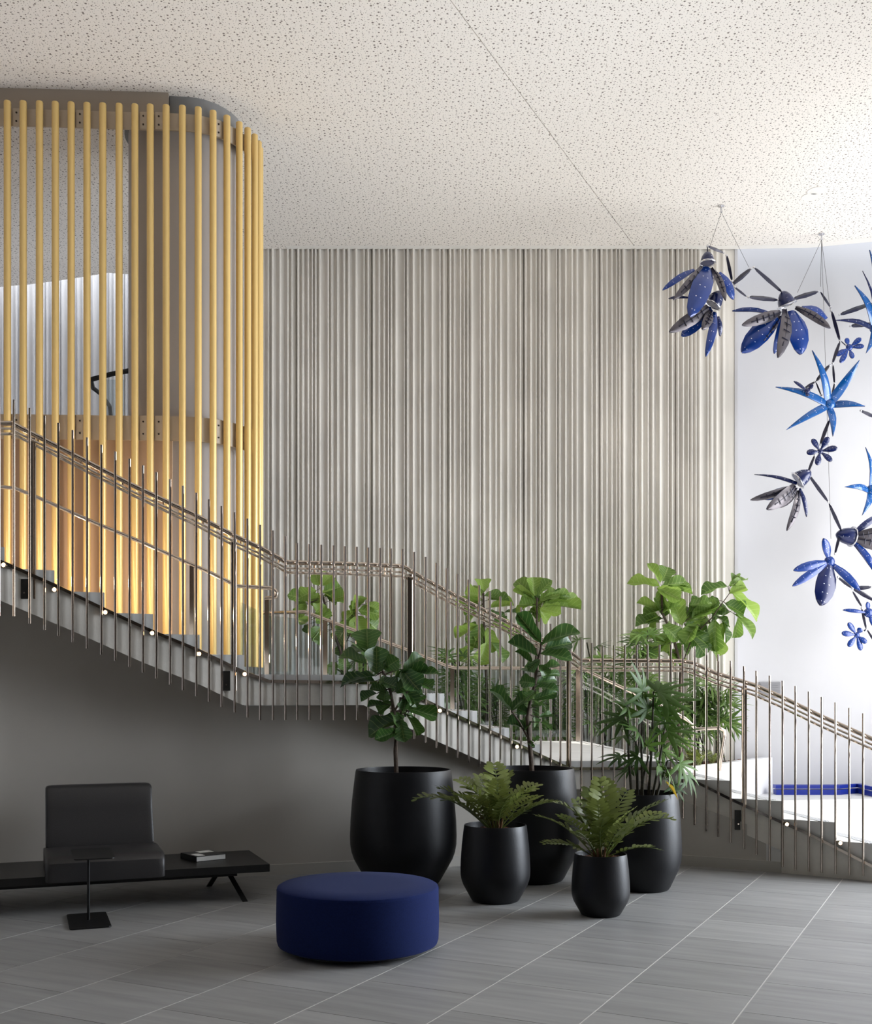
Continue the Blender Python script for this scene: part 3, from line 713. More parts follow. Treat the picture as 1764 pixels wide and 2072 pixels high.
# ------------------------------------------------------------ furniture
u = Vector((0.934, 0.357, 0)); v = Vector((-0.357, 0.934, 0)); O = Vector((-1.365, 9.0, 0))
MF = Matrix(((u.x, v.x, 0, O.x), (u.y, v.y, 0, O.y), (0, 0, 1, 0), (0, 0, 0, 1)))      # x along bench to the right, y to the wall
bench = thing('bench', 'long low black timber bench by the grey wall', 'bench', loc=(0, 0, 0))
m = MB(); m.box((-3.9, 0, 0.235), (0, 0.86, 0.297), MF); m.obj('bench_top', M_wood, bench, bevel=0.003)
m = MB(); m.box((-3.8, 0.10, 0.20), (-0.25, 0.16, 0.236), MF); m.box((-3.8, 0.70, 0.20), (-0.25, 0.76, 0.236), MF); m.obj('frame', M_black, bench)
for xo in (-0.30, -3.4):
    for s, (ya_, yb_) in enumerate(((0.36, 0.02), (0.50, 0.84))):
        m = MB()
        a = MF @ Vector((xo, ya_, 0.235)); b_ = MF @ Vector((xo+(0.10 if s == 0 else -.06), yb_, 0.0))
        w = u*0.022; k = v*0.012
        m.add([b_-w-k, b_+w-k, b_+w+k, b_-w+k, a-w-k, a+w-k, a+w+k, a-w+k], [(0,3,2,1),(4,5,6,7),(0,1,5,4),(1,2,6,5),(2,3,7,6),(3,0,4,7)])
        m.obj('leg', M_black, bench)
def cushion(x0, x1, sect, name, material, parent, n=10, puff=0.02):
    # sect: closed profile in (y, z); swept along x with softened ends
    m = MB(); cols = []
    cyc = sum(p[0] for p in sect)/len(sect); czc = sum(p[1] for p in sect)/len(sect)
    for i, (t, s) in enumerate([(0, .80), (.008, .90), (.025, .96), (.06, .99), (.2, 1.0), (.5, 1.0), (.8, 1.0), (.94, .99), (.975, .96), (.992, .90), (1, .80)]):
        x = x0+(x1-x0)*t
        inset = (1-s)*0.12
        ring = []
        for (yy, zz) in sect:
            dv = Vector((yy-cyc, zz-czc)); L = dv.length; dv = dv*(max(0, L-inset)/L)
            ring.append(MF @ Vector((x, cyc+dv.x, czc+dv.y)))
        cols.append(ring)
    m.strip(cols)
    return m.obj(name, material, parent, smooth='auto')
seat = thing('lounge_chair', 'armless dark leather lounge seat mounted on the bench', 'chair')
S = [(-0.045, .25), (-0.05, .33), (-0.035, .395), (0.01, .43), (0.09, .447), (0.25, .455), (0.5, .450), (0.62, .44), (0.64, .40), (0.64, .31), (0.63, .299), (0.02, .299), (0.012, .25)]
m_ = cushion(-1.74, -0.845, S, 'seat', M_leather, seat)
B = [(0.56, .47), (0.555, .44), (0.60, .40), (0.70, .40), (0.76, .43), (0.86, .87), (0.85, .915), (0.80, .935), (0.74, .93), (0.705, .90), (0.66, .75), (0.61, .60)]
cushion(-1.72, -0.865, B, 'backrest', M_leather, seat)

st = thing('side_table', 'slender black metal side table on a square foot plate', 'table')
def rr_plate(corners, z0, z1, r, name, parent, material):
    poly = []
    n = len(corners); cs = [Vector(c) for c in corners]
    for i in range(n):
        a, b_, c = cs[i-1], cs[i], cs[(i+1) % n]
        d1 = (a-b_).normalized(); d2 = (c-b_).normalized()
        for t in (0, .25, .5, .75, 1):
            q = b_+d1*r*(1-t)**2+d2*r*t**2
            poly.append((q.x, q.y))
    m = MB(); m.prism(poly, z0, z1); return m.obj(name, material, parent, bevel=0.002)
c0 = Vector((-2.625, 7.85)); uu = Vector((.934, .357))*0.29; vv = Vector((-.357, .934))*0.56
rr_plate([c0, c0+uu, c0+uu+vv, c0+vv], 0.0, 0.012, 0.03, 'base_plate', st, M_black)
c1 = c0+Vector((0.02, 0.03)); rr_plate([c1, c1+uu, c1+uu+vv, c1+vv], 0.495, 0.505, 0.04, 'table_top', st, M_black)
cc = c0+uu*0.5+vv*0.5
m = MB(); m.tube([(cc.x, cc.y, 0.01), (cc.x, cc.y, 0.497)], 0.011, 10); m.obj('stem', M_black, st, smooth='auto')

bk = thing('book', 'thick book with a black cover and pale page edges lying on the bench', 'book')
bm0 = Vector((-1.99, 9.10, 0)); ang = math.atan2(0.19, 0.19)
MB_ = Matrix.Translation((bm0.x, bm0.y, 0.2975)) @ Matrix.Rotation(math.atan2(.16, .2), 4, 'Z')
m = MB(); m.box((0.004, 0.002, 0.004), (0.268, 0.288, 0.042), MB_); m.obj('pages', M_paper, bk)
m = MB(); m.box((0, 0, 0), (0.27, 0.29, 0.004), MB_); m.box((0, 0, 0.042), (0.27, 0.29, 0.046), MB_); m.box((-0.004, 0, 0), (0.0, 0.29, 0.046), MB_); m.obj('cover', M_cover, bk)
m = MB(); m.box((0.02, 0.02, 0.046), (0.09, 0.15, 0.0468), MB_); m.box((0.12, 0.17, 0.046), (0.25, 0.27, 0.0468), MB_); m.obj('cover_print', M_paper, bk)['label'] = 'white printed patches on the cover'

ot = thing('ottoman', 'round navy blue felt ottoman in the foreground', 'ottoman', loc=(0, 0, 0))
oc = Vector((-0.52, 7.30, 0)); R_ = 0.537
m = MB(); m.lathe([(R_-.03, .035), (R_-.008, .045), (R_, .07), (R_+.004, .2), (R_, .395)], 96, oc); m.obj('side', M_blue, ot, smooth='auto')
m = MB(); m.lathe([(R_, .395), (R_+.001, .403), (R_-.004, .418), (R_-.02, .428), (R_*.6, .432), (0, .433)], 96, oc); m.obj('top', M_blue, ot, smooth='auto')
m = MB(); m.lathe([(R_-.09, .01), (R_-.09, .036)], 64, oc); m.obj('base', M_black, ot, smooth='auto')
for k in range(4):
    an = k*PI/2-1.2
    m = MB(); m.lathe([(0.02, 0), (0.022, .012)], 12, (oc.x+(R_-.14)*math.cos(an), oc.y+(R_-.14)*math.sin(an), 0)); m.obj('foot', M_black, ot)

# ------------------------------------------------------------ leaves and plants
def leaf_mesh(name, material, prof, droop, fold, wave, seed, ny=13, nxn=6):
    rr = random.Random(seed); m = MB(); uv = []; vs = []; fs = []
    for i in range(ny+1):
        t = i/ny; w = interp(prof, t)/2
        for j in range(nxn+1):
            s = j/nxn*2-1
            z = -droop*t*t + fold*abs(s)*w*2 + wave*math.sin(t*11+s*2+seed)*abs(s)
            vs.append((s*w, t, z)); uv.append((j/nxn, t))
    for i in range(ny):
        for j in range(nxn):
            a = i*(nxn+1)+j; fs.append((a, a+1, a+nxn+2, a+nxn+1))
    m.add(vs, fs)
    return m.mesh(name, material, smooth=True, uv=uv)
FIGP = [(0, .03), (.04, .08), (.12, .40), (.25, .62), (.42, .68), (.55, .78), (.68, .95), (.77, 1.0), (.87, .90), (.94, .64), (.98, .34), (1, .04)]
def figset(material): return [leaf_mesh('leaf', material, FIGP, d_, f_, w_, s_) for d_, f_, w_, s_ in ((.10, .28, .02, 1), (.22, .18, .03, 2), (.02, .35, .025, 3), (.3, .22, .035, 4))]
FIG = figset(M_fig); FIGB = figset(M_figb)
def place(me, base, tip, width, parent, face=None, name='leaf', rr=random, unitw=1.0):
    ydir = (tip-base); L = ydir.length; ydir.normalize()
    f = face if face is not None else Vector((rr.uniform(-.5, .5), -0.75+rr.uniform(-.3, .4), 0.65+rr.uniform(-.4, .4)))
    n = f-ydir*f.dot(ydir)
    if n.length < 1e-3: n = Vector((0, -1, 0))-ydir*(-ydir.y)
    n.normalize(); x = ydir.cross(n).normalized()
    M = Matrix(((x.x*width, ydir.x*L, n.x*L, base.x), (x.y*width, ydir.y*L, n.y*L, base.y), (x.z*width, ydir.z*L, n.z*L, base.z), (0, 0, 0, 1)))
    return put(name, me, parent, M)

POT = [(.62, 0.0), (.66, .008), (.70, .03), (.93, .22), (.975, .28), (1.0, .345), (1.005, .42), (.995, .55), (.965, .74), (.925, .90), (.90, .985), (.89, 1.0), (.865, 1.0), (.86, .985), (.87, .93), (.80, .86)]
def pot(px, d, rmax, h, parent, label):
    c = ((px-CX)/F*d, d, 0)
    m = MB(); m.lathe([(r*rmax, z*h) for r, z in POT]+[(0.0, .86*h)], 72, c); o = m.obj('pot', M_pot, parent, smooth='auto')
    m = MB(); rr = random.Random(int(px))
    rs = .855*rmax
    m.lathe([(rs, .90*h), (rs*.7, .915*h), (rs*.3, .905*h), (0, .92*h)], 32, c)
    for i in range(160):
        a = rr.uniform(0, 6.28); r = rs*math.sqrt(rr.random())*.93; s = rr.uniform(.008, .022)
        M = Matrix.Translation((c[0]+r*math.cos(a), d+r*math.sin(a), .915*h)) @ Matrix.Rotation(rr.uniform(0, 6), 4, 'Z') @ Matrix.Rotation(rr.uniform(-.6, .6), 4, 'X')
        m.box((-s, -s*.5, -.004), (s, s*.5, .01), M)
    m.obj('soil', M_soil, parent)
    return Vector(c)

def fig_from_list(parent, d, leaves, trunk, set_, seed, rt=(.022, .010), branches=(), wk=1.2, fill=0):
    leaves = list(leaves); r0 = random.Random(seed+500)
    for k in range(fill):
        q = r0.choice(leaves[:40]); a = r0.uniform(-.9, .9); L0 = math.hypot(q[2]-q[0], q[3]-q[1]); an = math.atan2(q[3]-q[1], q[2]-q[0])+a; L0 = max(20, L0*r0.uniform(.6, .9))
        leaves.append((q[0]+r0.uniform(-8, 8), q[1]+r0.uniform(-3, 16), q[0]+L0*math.cos(an), q[1]+L0*math.sin(an)+6, q[4]*r0.uniform(.7, 1), r0.uniform(.05, .3)))
    rr = random.Random(seed)
    tr = [P(p, y, d+dd) for p, y, dd in trunk]
    n = len(tr); m = MB(); m.tube(tr, [rt[0]+(rt[1]-rt[0])*i/(n-1) for i in range(n)], 8); m.obj('trunk', M_trunk, parent, smooth='auto')
    for br in branches:
        q = [P(p, y, d+dd) for p, y, dd in br]; m = MB(); m.tube(q, [.010]*(len(q)-1)+[.006], 6); m.obj('branch', M_trunk, parent, smooth='auto')
    for L in leaves:
        b0, b1, t0, t1, w = L[:5]
        dz = L[5] if len(L) > 5 else rr.uniform(-.14, .14)
        base = P(b0, b1, d+dz*.25); tip = P(t0, t1, d+dz)
        # petiole
        nearest = min(((base-q).length, k) for k, q in enumerate(sum([[a+(b_-a)*s/6 for s in range(7)] for a, b_ in zip(tr, tr[1:])], [])))[1]
        pool = sum([[a+(b_-a)*s/6 for s in range(7)] for a, b_ in zip(tr, tr[1:])], [])
        for br in branches:
            q = [P(p, y, d+dd) for p, y, dd in br]; pool += sum([[a+(b_-a)*s/6 for s in range(7)] for a, b_ in zip(q, q[1:])], [])
        q = min(pool, key=lambda c: (c-base).length)
        lf = place(rr.choice(set_), base, tip, w*d/F*wk, parent, rr=rr)
        if (q-base).length > 0.012:
            m = MB(); m.tube([q, base], 0.004, 5); m.obj('petiole', M_trunk, parent)

# left fig
f1p = thing('potted_fig', 'fiddle leaf fig with a bushy crown in the large black pot behind the ottoman', 'potted plant', 'black pots with plants')
c = pot(816, 9.80, .475, 1.02, f1p, '')
L1 = [(744,1316,741,1272,48), (742,1344,687,1316,27), (762,1364,762,1308,40), (759,1368,685,1374,22), (776,1354,806,1334,30), (815,1362,856,1328,27), (832,1366,886,1356,18), (800,1372,872,1360,14), (813,1355,848,1397,38),
      (847,1378,874,1392,24), (762,1403,728,1417,24), (778,1395,776,1417,24), (818,1409,856,1408,26), (821,1432,886,1450,27), (815,1454,740,1476,42), (810,1457,818,1499,30), (824,1449,851,1485,26), (781,1426,743,1428,16),
      (790,1375,816,1395,26), (804,1480,758,1496,22), (790,1390,770,1375,24), (800,1400,826,1380,26), (795,1420,765,1440,22), (805,1430,835,1420,24), (770,1378,800,1388,26), (812,1390,846,1424,26), (790,1440,812,1470,24), (785,1400,748,1392,20), (822,1415,815,1440,20), (760,1335,790,1345,22)]
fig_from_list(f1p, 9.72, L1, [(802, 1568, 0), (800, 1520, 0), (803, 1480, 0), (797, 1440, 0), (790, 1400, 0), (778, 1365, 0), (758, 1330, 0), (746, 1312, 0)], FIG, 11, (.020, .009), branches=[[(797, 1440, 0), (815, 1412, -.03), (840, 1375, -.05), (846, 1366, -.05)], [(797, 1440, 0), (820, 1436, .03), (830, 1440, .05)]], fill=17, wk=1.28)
# middle fig
f2p = thing('potted_fig', 'tall slender fiddle leaf fig in the wide black pot at the centre', 'potted plant', 'black pots with plants')
pot(1074, 9.98, .435, 1.02, f2p, '')
L2 = [(1095,1302,1046,1240,28), (1096,1305,1166,1266,36), (1102,1313,1158,1296,32), (1094,1322,1158,1328,26), (1088,1328,1030,1296,30), (1077,1345,1044,1316,22), (1091,1359,1133,1338,24), (1088,1362,1060,1348,26), (1094,1367,1135,1360,14), (1085,1382,1128,1372,24),
      (1085,1384,1054,1376,28), (1085,1390,1131,1392,18), (1080,1416,1127,1398,22), (1034,1438,1072,1400,28), (1034,1438,990,1396,24), (1065,1475,1024,1464,30), (1068,1444,1048,1432,24), (1080,1448,1088,1468,20), (1090,1452,1118,1450,12), (1092,1461,1117,1476,12), (1076,1432,1095,1428,18),
      (1084,1400,1062,1412,20), (1090,1345,1110,1368,20), (1092,1335,1070,1355,18), (1080,1502,1092,1492,10), (1082,1512,1070,1500,8), (1076,1460,1056,1475,18)]
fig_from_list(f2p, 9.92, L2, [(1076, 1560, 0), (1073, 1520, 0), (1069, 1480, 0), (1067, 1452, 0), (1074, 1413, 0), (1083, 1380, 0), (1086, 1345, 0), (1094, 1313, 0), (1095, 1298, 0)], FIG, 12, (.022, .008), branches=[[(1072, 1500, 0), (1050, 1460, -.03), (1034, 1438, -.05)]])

# far figs
def mirror_fig(label, d, leaves, trunk, set_, seed, branches=(), cat='tree', group='fiddle leaf figs in the planter'):
    t = thing('fiddle_leaf_fig', label, cat, group)
    fig_from_list(t, d, leaves, trunk, set_, seed, (.03, .015), branches, 1.45, int(len(leaves)*.7))
    return t
L3 = [(1336,1180,1317,1138,15), (1340,1176,1353,1145,26), (1340,1186,1392,1172,26), (1345,1190,1402,1197,22), (1335,1187,1274,1170,20), (1329,1190,1376,1214,24), (1335,1237,1289,1217,18), (1336,1236,1331,1206,18), (1340,1240,1374,1220,26), (1335,1254,1285,1264,28), (1332,1277,1275,1290,22),
      (1380,1265,1361,1210,30), (1383,1258,1404,1230,30), (1385,1263,1437,1274,26), (1382,1271,1440,1300,24), (1447,1240,1393,1236,28), (1472,1187,1421,1190,26), (1477,1187,1510,1165,18), (1475,1201,1510,1189,20), (1480,1198,1542,1250,22), (1466,1221,1507,1242,30), (1486,1243,1532,1284,18), (1460,1254,1477,1300,22),
      (1447,1254,1445,1316,28), (1440,1270,1450,1330,22), (1360,1285,1330,1310,28), (1370,1290,1400,1320,30), (1345,1300,1310,1325,24), (1400,1290,1430,1325,28), (1340,1265,1375,1290,30), (1400,1250,1440,1232,28), (1395,1225,1440,1215,24), (1350,1230,1300,1245,20), (1410,1262,1385,1300,28), (1350,1320,1385,1335,26), (1320,1310,1290,1330,22), (1430,1300,1460,1330,24), (1455,1215,1430,1230,26), (1440,1245,1480,1262,26), (1420,1240,1455,1225,24)]
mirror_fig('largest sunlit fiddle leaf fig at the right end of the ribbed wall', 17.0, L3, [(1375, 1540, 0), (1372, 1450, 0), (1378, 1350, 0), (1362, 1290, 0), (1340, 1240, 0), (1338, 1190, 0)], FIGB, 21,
           branches=[[(1378, 1350, 0), (1400, 1290, 0), (1382, 1258, 0)], [(1400, 1290, 0), (1440, 1250, 0), (1476, 1200, 0)]])
L4 = [(1080,1210,1045,1170,24), (1082,1206,1078,1168,28), (1088,1205,1112,1172,22), (1083,1214,1038,1192,16), (1092,1216,1130,1196,30), (1096,1214,1155,1206,18), (1098,1222,1176,1232,22), (1090,1226,1050,1222,22), (1092,1232,1135,1240,24), (1088,1236,1064,1250,20), (1095,1228,1150,1224,22), (1078,1222,1042,1236,20)]
L4b = [(978,1196,972,1172,26), (975,1205,940,1200,22), (980,1206,1015,1202,24), (970,1215,920,1226,20), (985,1215,1030,1212,18), (975,1225,940,1245,20), (990,1230,1040,1225,20), (975,1262,955,1310,28), (985,1270,1000,1320,26), (968,1265,920,1290,18), (990,1268,1035,1275,20), (985,1300,970,1345,26), (995,1300,1020,1340,24), (1030,1270,1050,1300,22), (1020,1240,1050,1235,22), (965,1240,945,1262,22), (1000,1250,1020,1262,22), (960,1310,930,1335,22)]
mirror_fig('far fig whose top leaves rise behind the middle potted fig', 17.0, L4, [(1080, 1530, 0), (1082, 1400, 0), (1086, 1300, 0), (1086, 1210, 0)], FIGB, 22)
mirror_fig('far fig behind the railing, left of the middle potted fig', 17.2, L4b, [(985, 1520, 0), (985, 1400, 0), (980, 1300, 0), (978, 1200, 0)], FIGB, 23)
L5 = [(645,1185,637,1158,24), (650,1185,670,1160,26), (640,1195,605,1205,24), (645,1200,630,1225,24), (655,1200,690,1185,28), (655,1205,695,1220,28), (618,1215,585,1200,22), (620,1222,600,1245,22), (660,1225,640,1240,24), (640,1235,660,1255,28), (720,1225,740,1205,22), (725,1235,770,1240,28), (715,1240,690,1250,24), (720,1245,730,1280,36), (710,1250,695,1285,32), (735,1255,765,1270,28),
      (720,1275,745,1300,30), (700,1270,680,1300,26), (650,1270,630,1290,24), (655,1275,645,1305,20), (700,1300,690,1330,26), (725,1300,745,1320,26), (690,1330,700,1355,24), (725,1330,740,1355,24), (680,1340,665,1362,20), (668,1215,700,1205,22), (628,1250,605,1262,18), (740,1222,768,1228,18)]
mirror_fig('far left fiddle leaf fig behind the glass of the middle landing', 16.9, L5, [(700, 1500, 0), (695, 1400, 0), (690, 1320, 0), (665, 1250, 0), (648, 1190, 0)], FIGB, 24, branches=[[(690, 1320, 0), (715, 1270, 0), (722, 1225, 0)]])

for _m in (M_palm, M_palmb): _m.node_tree.nodes['Principled BSDF'].inputs['Specular IOR Level'].default_value = 0.3
# fan palms
def fan_mesh(seed, material, nf=7, spread=190, w=.15):
    rr = random.Random(seed); m = MB(); uv = []; vs = []; fs = []
    for k in range(nf):
        a = math.radians(-spread/2+spread*k/(nf-1)+rr.uniform(-6, 6)); L = rr.uniform(.78, 1.0)*(1-.22*abs(k/(nf-1)-.5)); dr = rr.uniform(.12, .42)
        base = len(vs); N = 6
        ca, sa = math.cos(a), math.sin(a)
        for i in range(N+1):
            t = i/N; ww = w*interp([(0, .15), (.12, .6), (.35, 1), (.75, .75), (1, .03)], t)/2
            for s in (-1, 0, 1):
                x, y = s*ww, t*L
                vs.append((x*ca+y*sa, -x*sa+y*ca, -dr*t*t*L+(0.25*ww if s == 0 else 0)+.05*t)); uv.append(((s+1)/2, t))
        for i in range(N):
            for j in range(2):
                q = base+i*3+j; fs.append((q, q+1, q+4, q+3))
    m.add(vs, fs); return m.mesh('fan_leaf', material, smooth=True, uv=uv)
FAN = [fan_mesh(s, M_palm) for s in (1, 2, 3, 4)]
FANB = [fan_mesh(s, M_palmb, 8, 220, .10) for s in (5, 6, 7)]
def fanleaf(parent, set_, hub, out, size, rr, stem_from=None):
    f = Vector((rr.uniform(-.4, .4), -0.5+rr.uniform(-.4, .4), 0.85))
    tip = hub+out.normalized()*size
    o = place(rr.choice(set_), hub, tip, (tip-hub).length, parent, face=f, name='leaf', rr=rr)
    if stem_from is not None:
        mid = (stem_from+hub)/2+Vector((0, 0, .03))
        m = MB(); m.tube([stem_from, mid, hub], 0.0045, 5); m.obj('leaf_stem', M_palm, parent)
pp = thing('potted_palm', 'lady palm with fan leaves in the tall black pot at the right', 'potted plant', 'black pots with plants')
pot(1302, 9.52, .325, .84, pp, '')
rr = random.Random(31); dp = 9.52
canes = [((1278, 1612), (1270, 1450)), ((1290, 1612), (1286, 1500)), ((1300, 1612), (1300, 1420)), ((1312, 1612), (1322, 1400)), ((1320, 1612), (1345, 1470)), ((1296, 1612), (1312, 1530)), ((1328, 1612), (1350, 1540))]
CP = []
for (a, b_), (c, e) in canes:
    dz = rr.uniform(-.1, .1); q = [P(a, b_, dp+dz*.6), P((a+c)/2+rr.uniform(-3, 3), (b_+e)/2, dp+dz), P(c, e, dp+dz)]
    m = MB(); m.tube(q, [.013, .011, .007], 8); m.obj('cane', M_cane, pp, smooth='auto'); CP.append(q)
fans = [(1262,1452,-1,-.1,.30), (1270,1430,-.7,.7,.26), (1300,1398,-.2,1,.30), (1296,1408,.5,1,.26), (1330,1400,1,.35,.36), (1345,1420,1,.15,.36), (1325,1430,.6,.8,.26), (1262,1490,-1,-.2,.27), (1255,1530,-1,-.1,.24), (1290,1480,-.6,.4,.24), (1320,1470,.5,.4,.28),
        (1350,1480,1,0,.30), (1360,1500,1,-.1,.30), (1340,1520,.9,-.4,.28), (1375,1545,.9,-.8,.26), (1392,1570,.5,-1,.24), (1350,1560,.5,-.8,.24), (1290,1530,-.8,-.3,.24), (1310,1510,.2,.6,.26), (1330,1550,.6,-.5,.22), (1275,1555,-.9,-.4,.20), (1300,1450,.1,.8,.28), (1345,1450,.7,.6,.28),
        (1310,1435,-.5,.7,.28), (1362,1590,.7,-.9,.20), (1385,1480,.9,.2,.20)]
for hx, hy, ox, oz, s in fans:
    dd = rr.uniform(-.22, .14); hub = P(hx, hy, dp+dd)
    q = min((p for c in CP for p in (c[1], c[2], (c[1]+c[2])/2)), key=lambda p_: (p_-hub).length)
    fanleaf(pp, FAN, hub, Vector((ox, rr.uniform(-.5, .3), oz)), s, rr, q)
yl = place(leaf_mesh('leaf', M_yel, [(0, .1), (.5, 1), (1, .05)], .3, .2, 0, 9), P(1345, 1580, 9.35), P(1373, 1612, 9.25), .035, pp); yl['label'] = 'yellowed leaf'

# cardboard palms (cycads)
def frond_mesh(seed, material, pairs=12):
    rr = random.Random(seed); m = MB(); uv = []
    arch = rr.uniform(.35, .6)
    def rp(t): return Vector((0, t*(1-.12*arch*t), arch*.55*math.sin(t*PI*.62)-arch*.22*t*t))
    def addleaf(p, d, n, L, w):
        s = d.cross(n).normalized(); base = len(m.v)
        vs = []
        for t, ww in ((0, .25), (.3, .85), (.7, 1.0), (.92, .6), (1.0, .15)):
            c = p+d*L*t-Vector((0, 0, .10*L*t*t))
            for q in (-1, 1): vs.append(c+s*ww*w*q/2); uv.append(((q+1)/2, t))
        m.add(vs, [(2*i, 2*i+1, 2*i+3, 2*i+2) for i in range(4)])
    for k in range(pairs):
        t = .22+.76*k/(pairs-1)
        p = rp(t); tg = (rp(min(1, t+.03))-rp(t-.03)).normalized()
        L = .30*interp([(.2, .55), (.45, 1.0), (.75, .85), (1, .38)], t)
        for sgn in (-1, 1):
            sd = Vector((sgn, 0, 0)); d = (sd*.92+tg*.45+Vector((0, 0, rr.uniform(.05, .35)))).normalized()
            nrm = Vector((-sgn*.35, 0, 1)); nrm = (nrm-d*nrm.dot(d)).normalized()
            addleaf(p, d, nrm, L*rr.uniform(.85, 1.1)*.84, .058)
    n0 = len(m.v)
    m.tube([rp(i/10) for i in range(11)], [.012*(1-.7*i/10) for i in range(11)], 5)
    uv += [(0.5, 0.5)]*(len(m.v)-n0)
    return m.mesh('frond', material, smooth=False, uv=uv)
ZF = [frond_mesh(s, M_zam) for s in (1, 2, 3, 4)]
def zamia(parent, c, z, fronds, seed, scale):
    rr = random.Random(seed)
    for az, el, L in fronds:
        a = math.radians(az); roll = rr.uniform(-.3, .3)
        M = Matrix.Translation((c.x+.03*math.cos(a), c.y+.03*math.sin(a), z)) @ Matrix.Rotation(a-PI/2, 4, 'Z') @ Matrix.Rotation(math.radians(el), 4, 'X') @ Matrix.Rotation(roll, 4, 'Y') @ Matrix.Scale(L*scale, 4)
        put('frond', rr.choice(ZF), parent, M)
    for i in range(9):
        a = rr.uniform(0, 6.28); r = rr.uniform(.01, .06)
        m = MB(); m.tube([(c.x+r*math.cos(a), c.y+r*math.sin(a), z-.02), (c.x+r*1.6*math.cos(a), c.y+r*1.6*math.sin(a), z+.08+rr.uniform(0, .05))], [.012, .006], 6); m.obj('old_stalk', M_brown, parent)
z1 = thing('potted_cycad', 'spreading cardboard palm in the medium black pot left of centre', 'potted plant', 'black pots with plants')
c = pot(1002, 8.98, .285, .625, z1, '')
zamia(z1, c, .57, [(178, 12, .72), (165, 30, .60), (200, 25, .58), (215, 35, .50), (235, 38, .46), (255, 45, .42), (275, 40, .42), (295, 42, .45), (320, 32, .52), (345, 22, .56), (5, 18, .58), (25, 35, .55), (60, 55, .55), (95, 62, .60), (120, 55, .52), (145, 42, .55), (190, 48, .48), (350, 45, .48), (270, 62, .48)], 41, 1.0)
z2 = thing('potted_cycad', 'cardboard palm in the smallest black pot at the front right', 'potted plant', 'black pots with plants')
c = pot(1215, 8.42, .222, .47, z2, '')
zamia(z2, c, .43, [(175, 28, .62), (160, 42, .58), (195, 10, .50), (205, 40, .52), (230, 30, .44), (345, 22, .66), (5, 36, .70), (20, 26, .66), (335, 5, .48), (40, 55, .62), (80, 72, .66), (100, 80, .66), (110, 65, .60), (270, 50, .44), (300, 40, .44), (140, 60, .52), (255, 68, .52), (320, 50, .52)], 42, 0.96)

# lady palms growing in the far planter
rr = random.Random(77)
pal = [(945, 16.6, 1300, 'behind the railing under the left far fig'), (1005, 17.4, 1370, 'left of the middle fig trunk'), (1045, 16.8, 1400, 'just left of the middle potted fig'), (1120, 17.3, 1380, 'just right of the middle potted fig'), (1185, 16.9, 1310, 'behind the flat of the lower landing railing, left'),
       (1225, 17.4, 1290, 'behind the flat of the lower landing railing, middle'), (1290, 16.8, 1270, 'at the left foot of the largest fig'), (1420, 17.5, 1370, 'at the right foot of the largest fig'), (1455, 17.6, 1330, 'nearest the corner of the white wall'), (740, 16.9, 1330, 'far left, behind the landing glass'), (1340, 17.2, 1390, 'directly under the largest fig')]
for px, d, ty, where in pal:
    t = thing('lady_palm', 'green fan palm in the planter '+where, 'palm', 'lady palms in the far planter')
    zt = P(px, ty, d).z; x = (px-CX)/F*d
    tops = []
    for k in range(4):
        a = Vector((x+rr.uniform(-.12, .12), d+rr.uniform(-.1, .1), .55)); b_ = Vector((x+rr.uniform(-.28, .28), d+rr.uniform(-.2, .2), zt-rr.uniform(0, .5)))
        m = MB(); m.tube([a, (a+b_)/2+Vector((rr.uniform(-.03, .03), 0, 0)), b_], .011, 6); m.obj('cane', M_cane, t); tops += [(a, b_)]
    for k in range(34):
        a, b_ = rr.choice(tops); s = rr.uniform(.25, 1.0)**.7; q = a+(b_-a)*s
        an = rr.uniform(0, 6.28); out = Vector((math.cos(an), math.sin(an)*.7, rr.uniform(-.2, .7)))
        hub = q+out.normalized()*rr.uniform(.08, .2)
        if hub.y > YB-0.25: hub.y = YB-0.25
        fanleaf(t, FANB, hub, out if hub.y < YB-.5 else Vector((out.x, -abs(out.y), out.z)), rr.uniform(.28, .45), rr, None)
# low ferns at the right end
for px, d, lb in ((1415, 16.75, 'left'), (1440, 17.2, 'middle'), (1398, 16.9, 'rearmost')):
    t = thing('low_fern', 'low bright green fern on the mulch by the kerb, %s of three' % lb, 'fern', 'low ferns on the mulch')
    c = Vector(((px-CX)/F*d, d, .58))
    for k in range(12):
        a = rr.uniform(0, 6.28); M = Matrix.Translation(c) @ Matrix.Rotation(a, 4, 'Z') @ Matrix.Rotation(rr.uniform(.3, 1.1), 4, 'X') @ Matrix.Scale(rr.uniform(.22, .34), 4)
        o = put('frond', ZF[k % 4], t, M); 

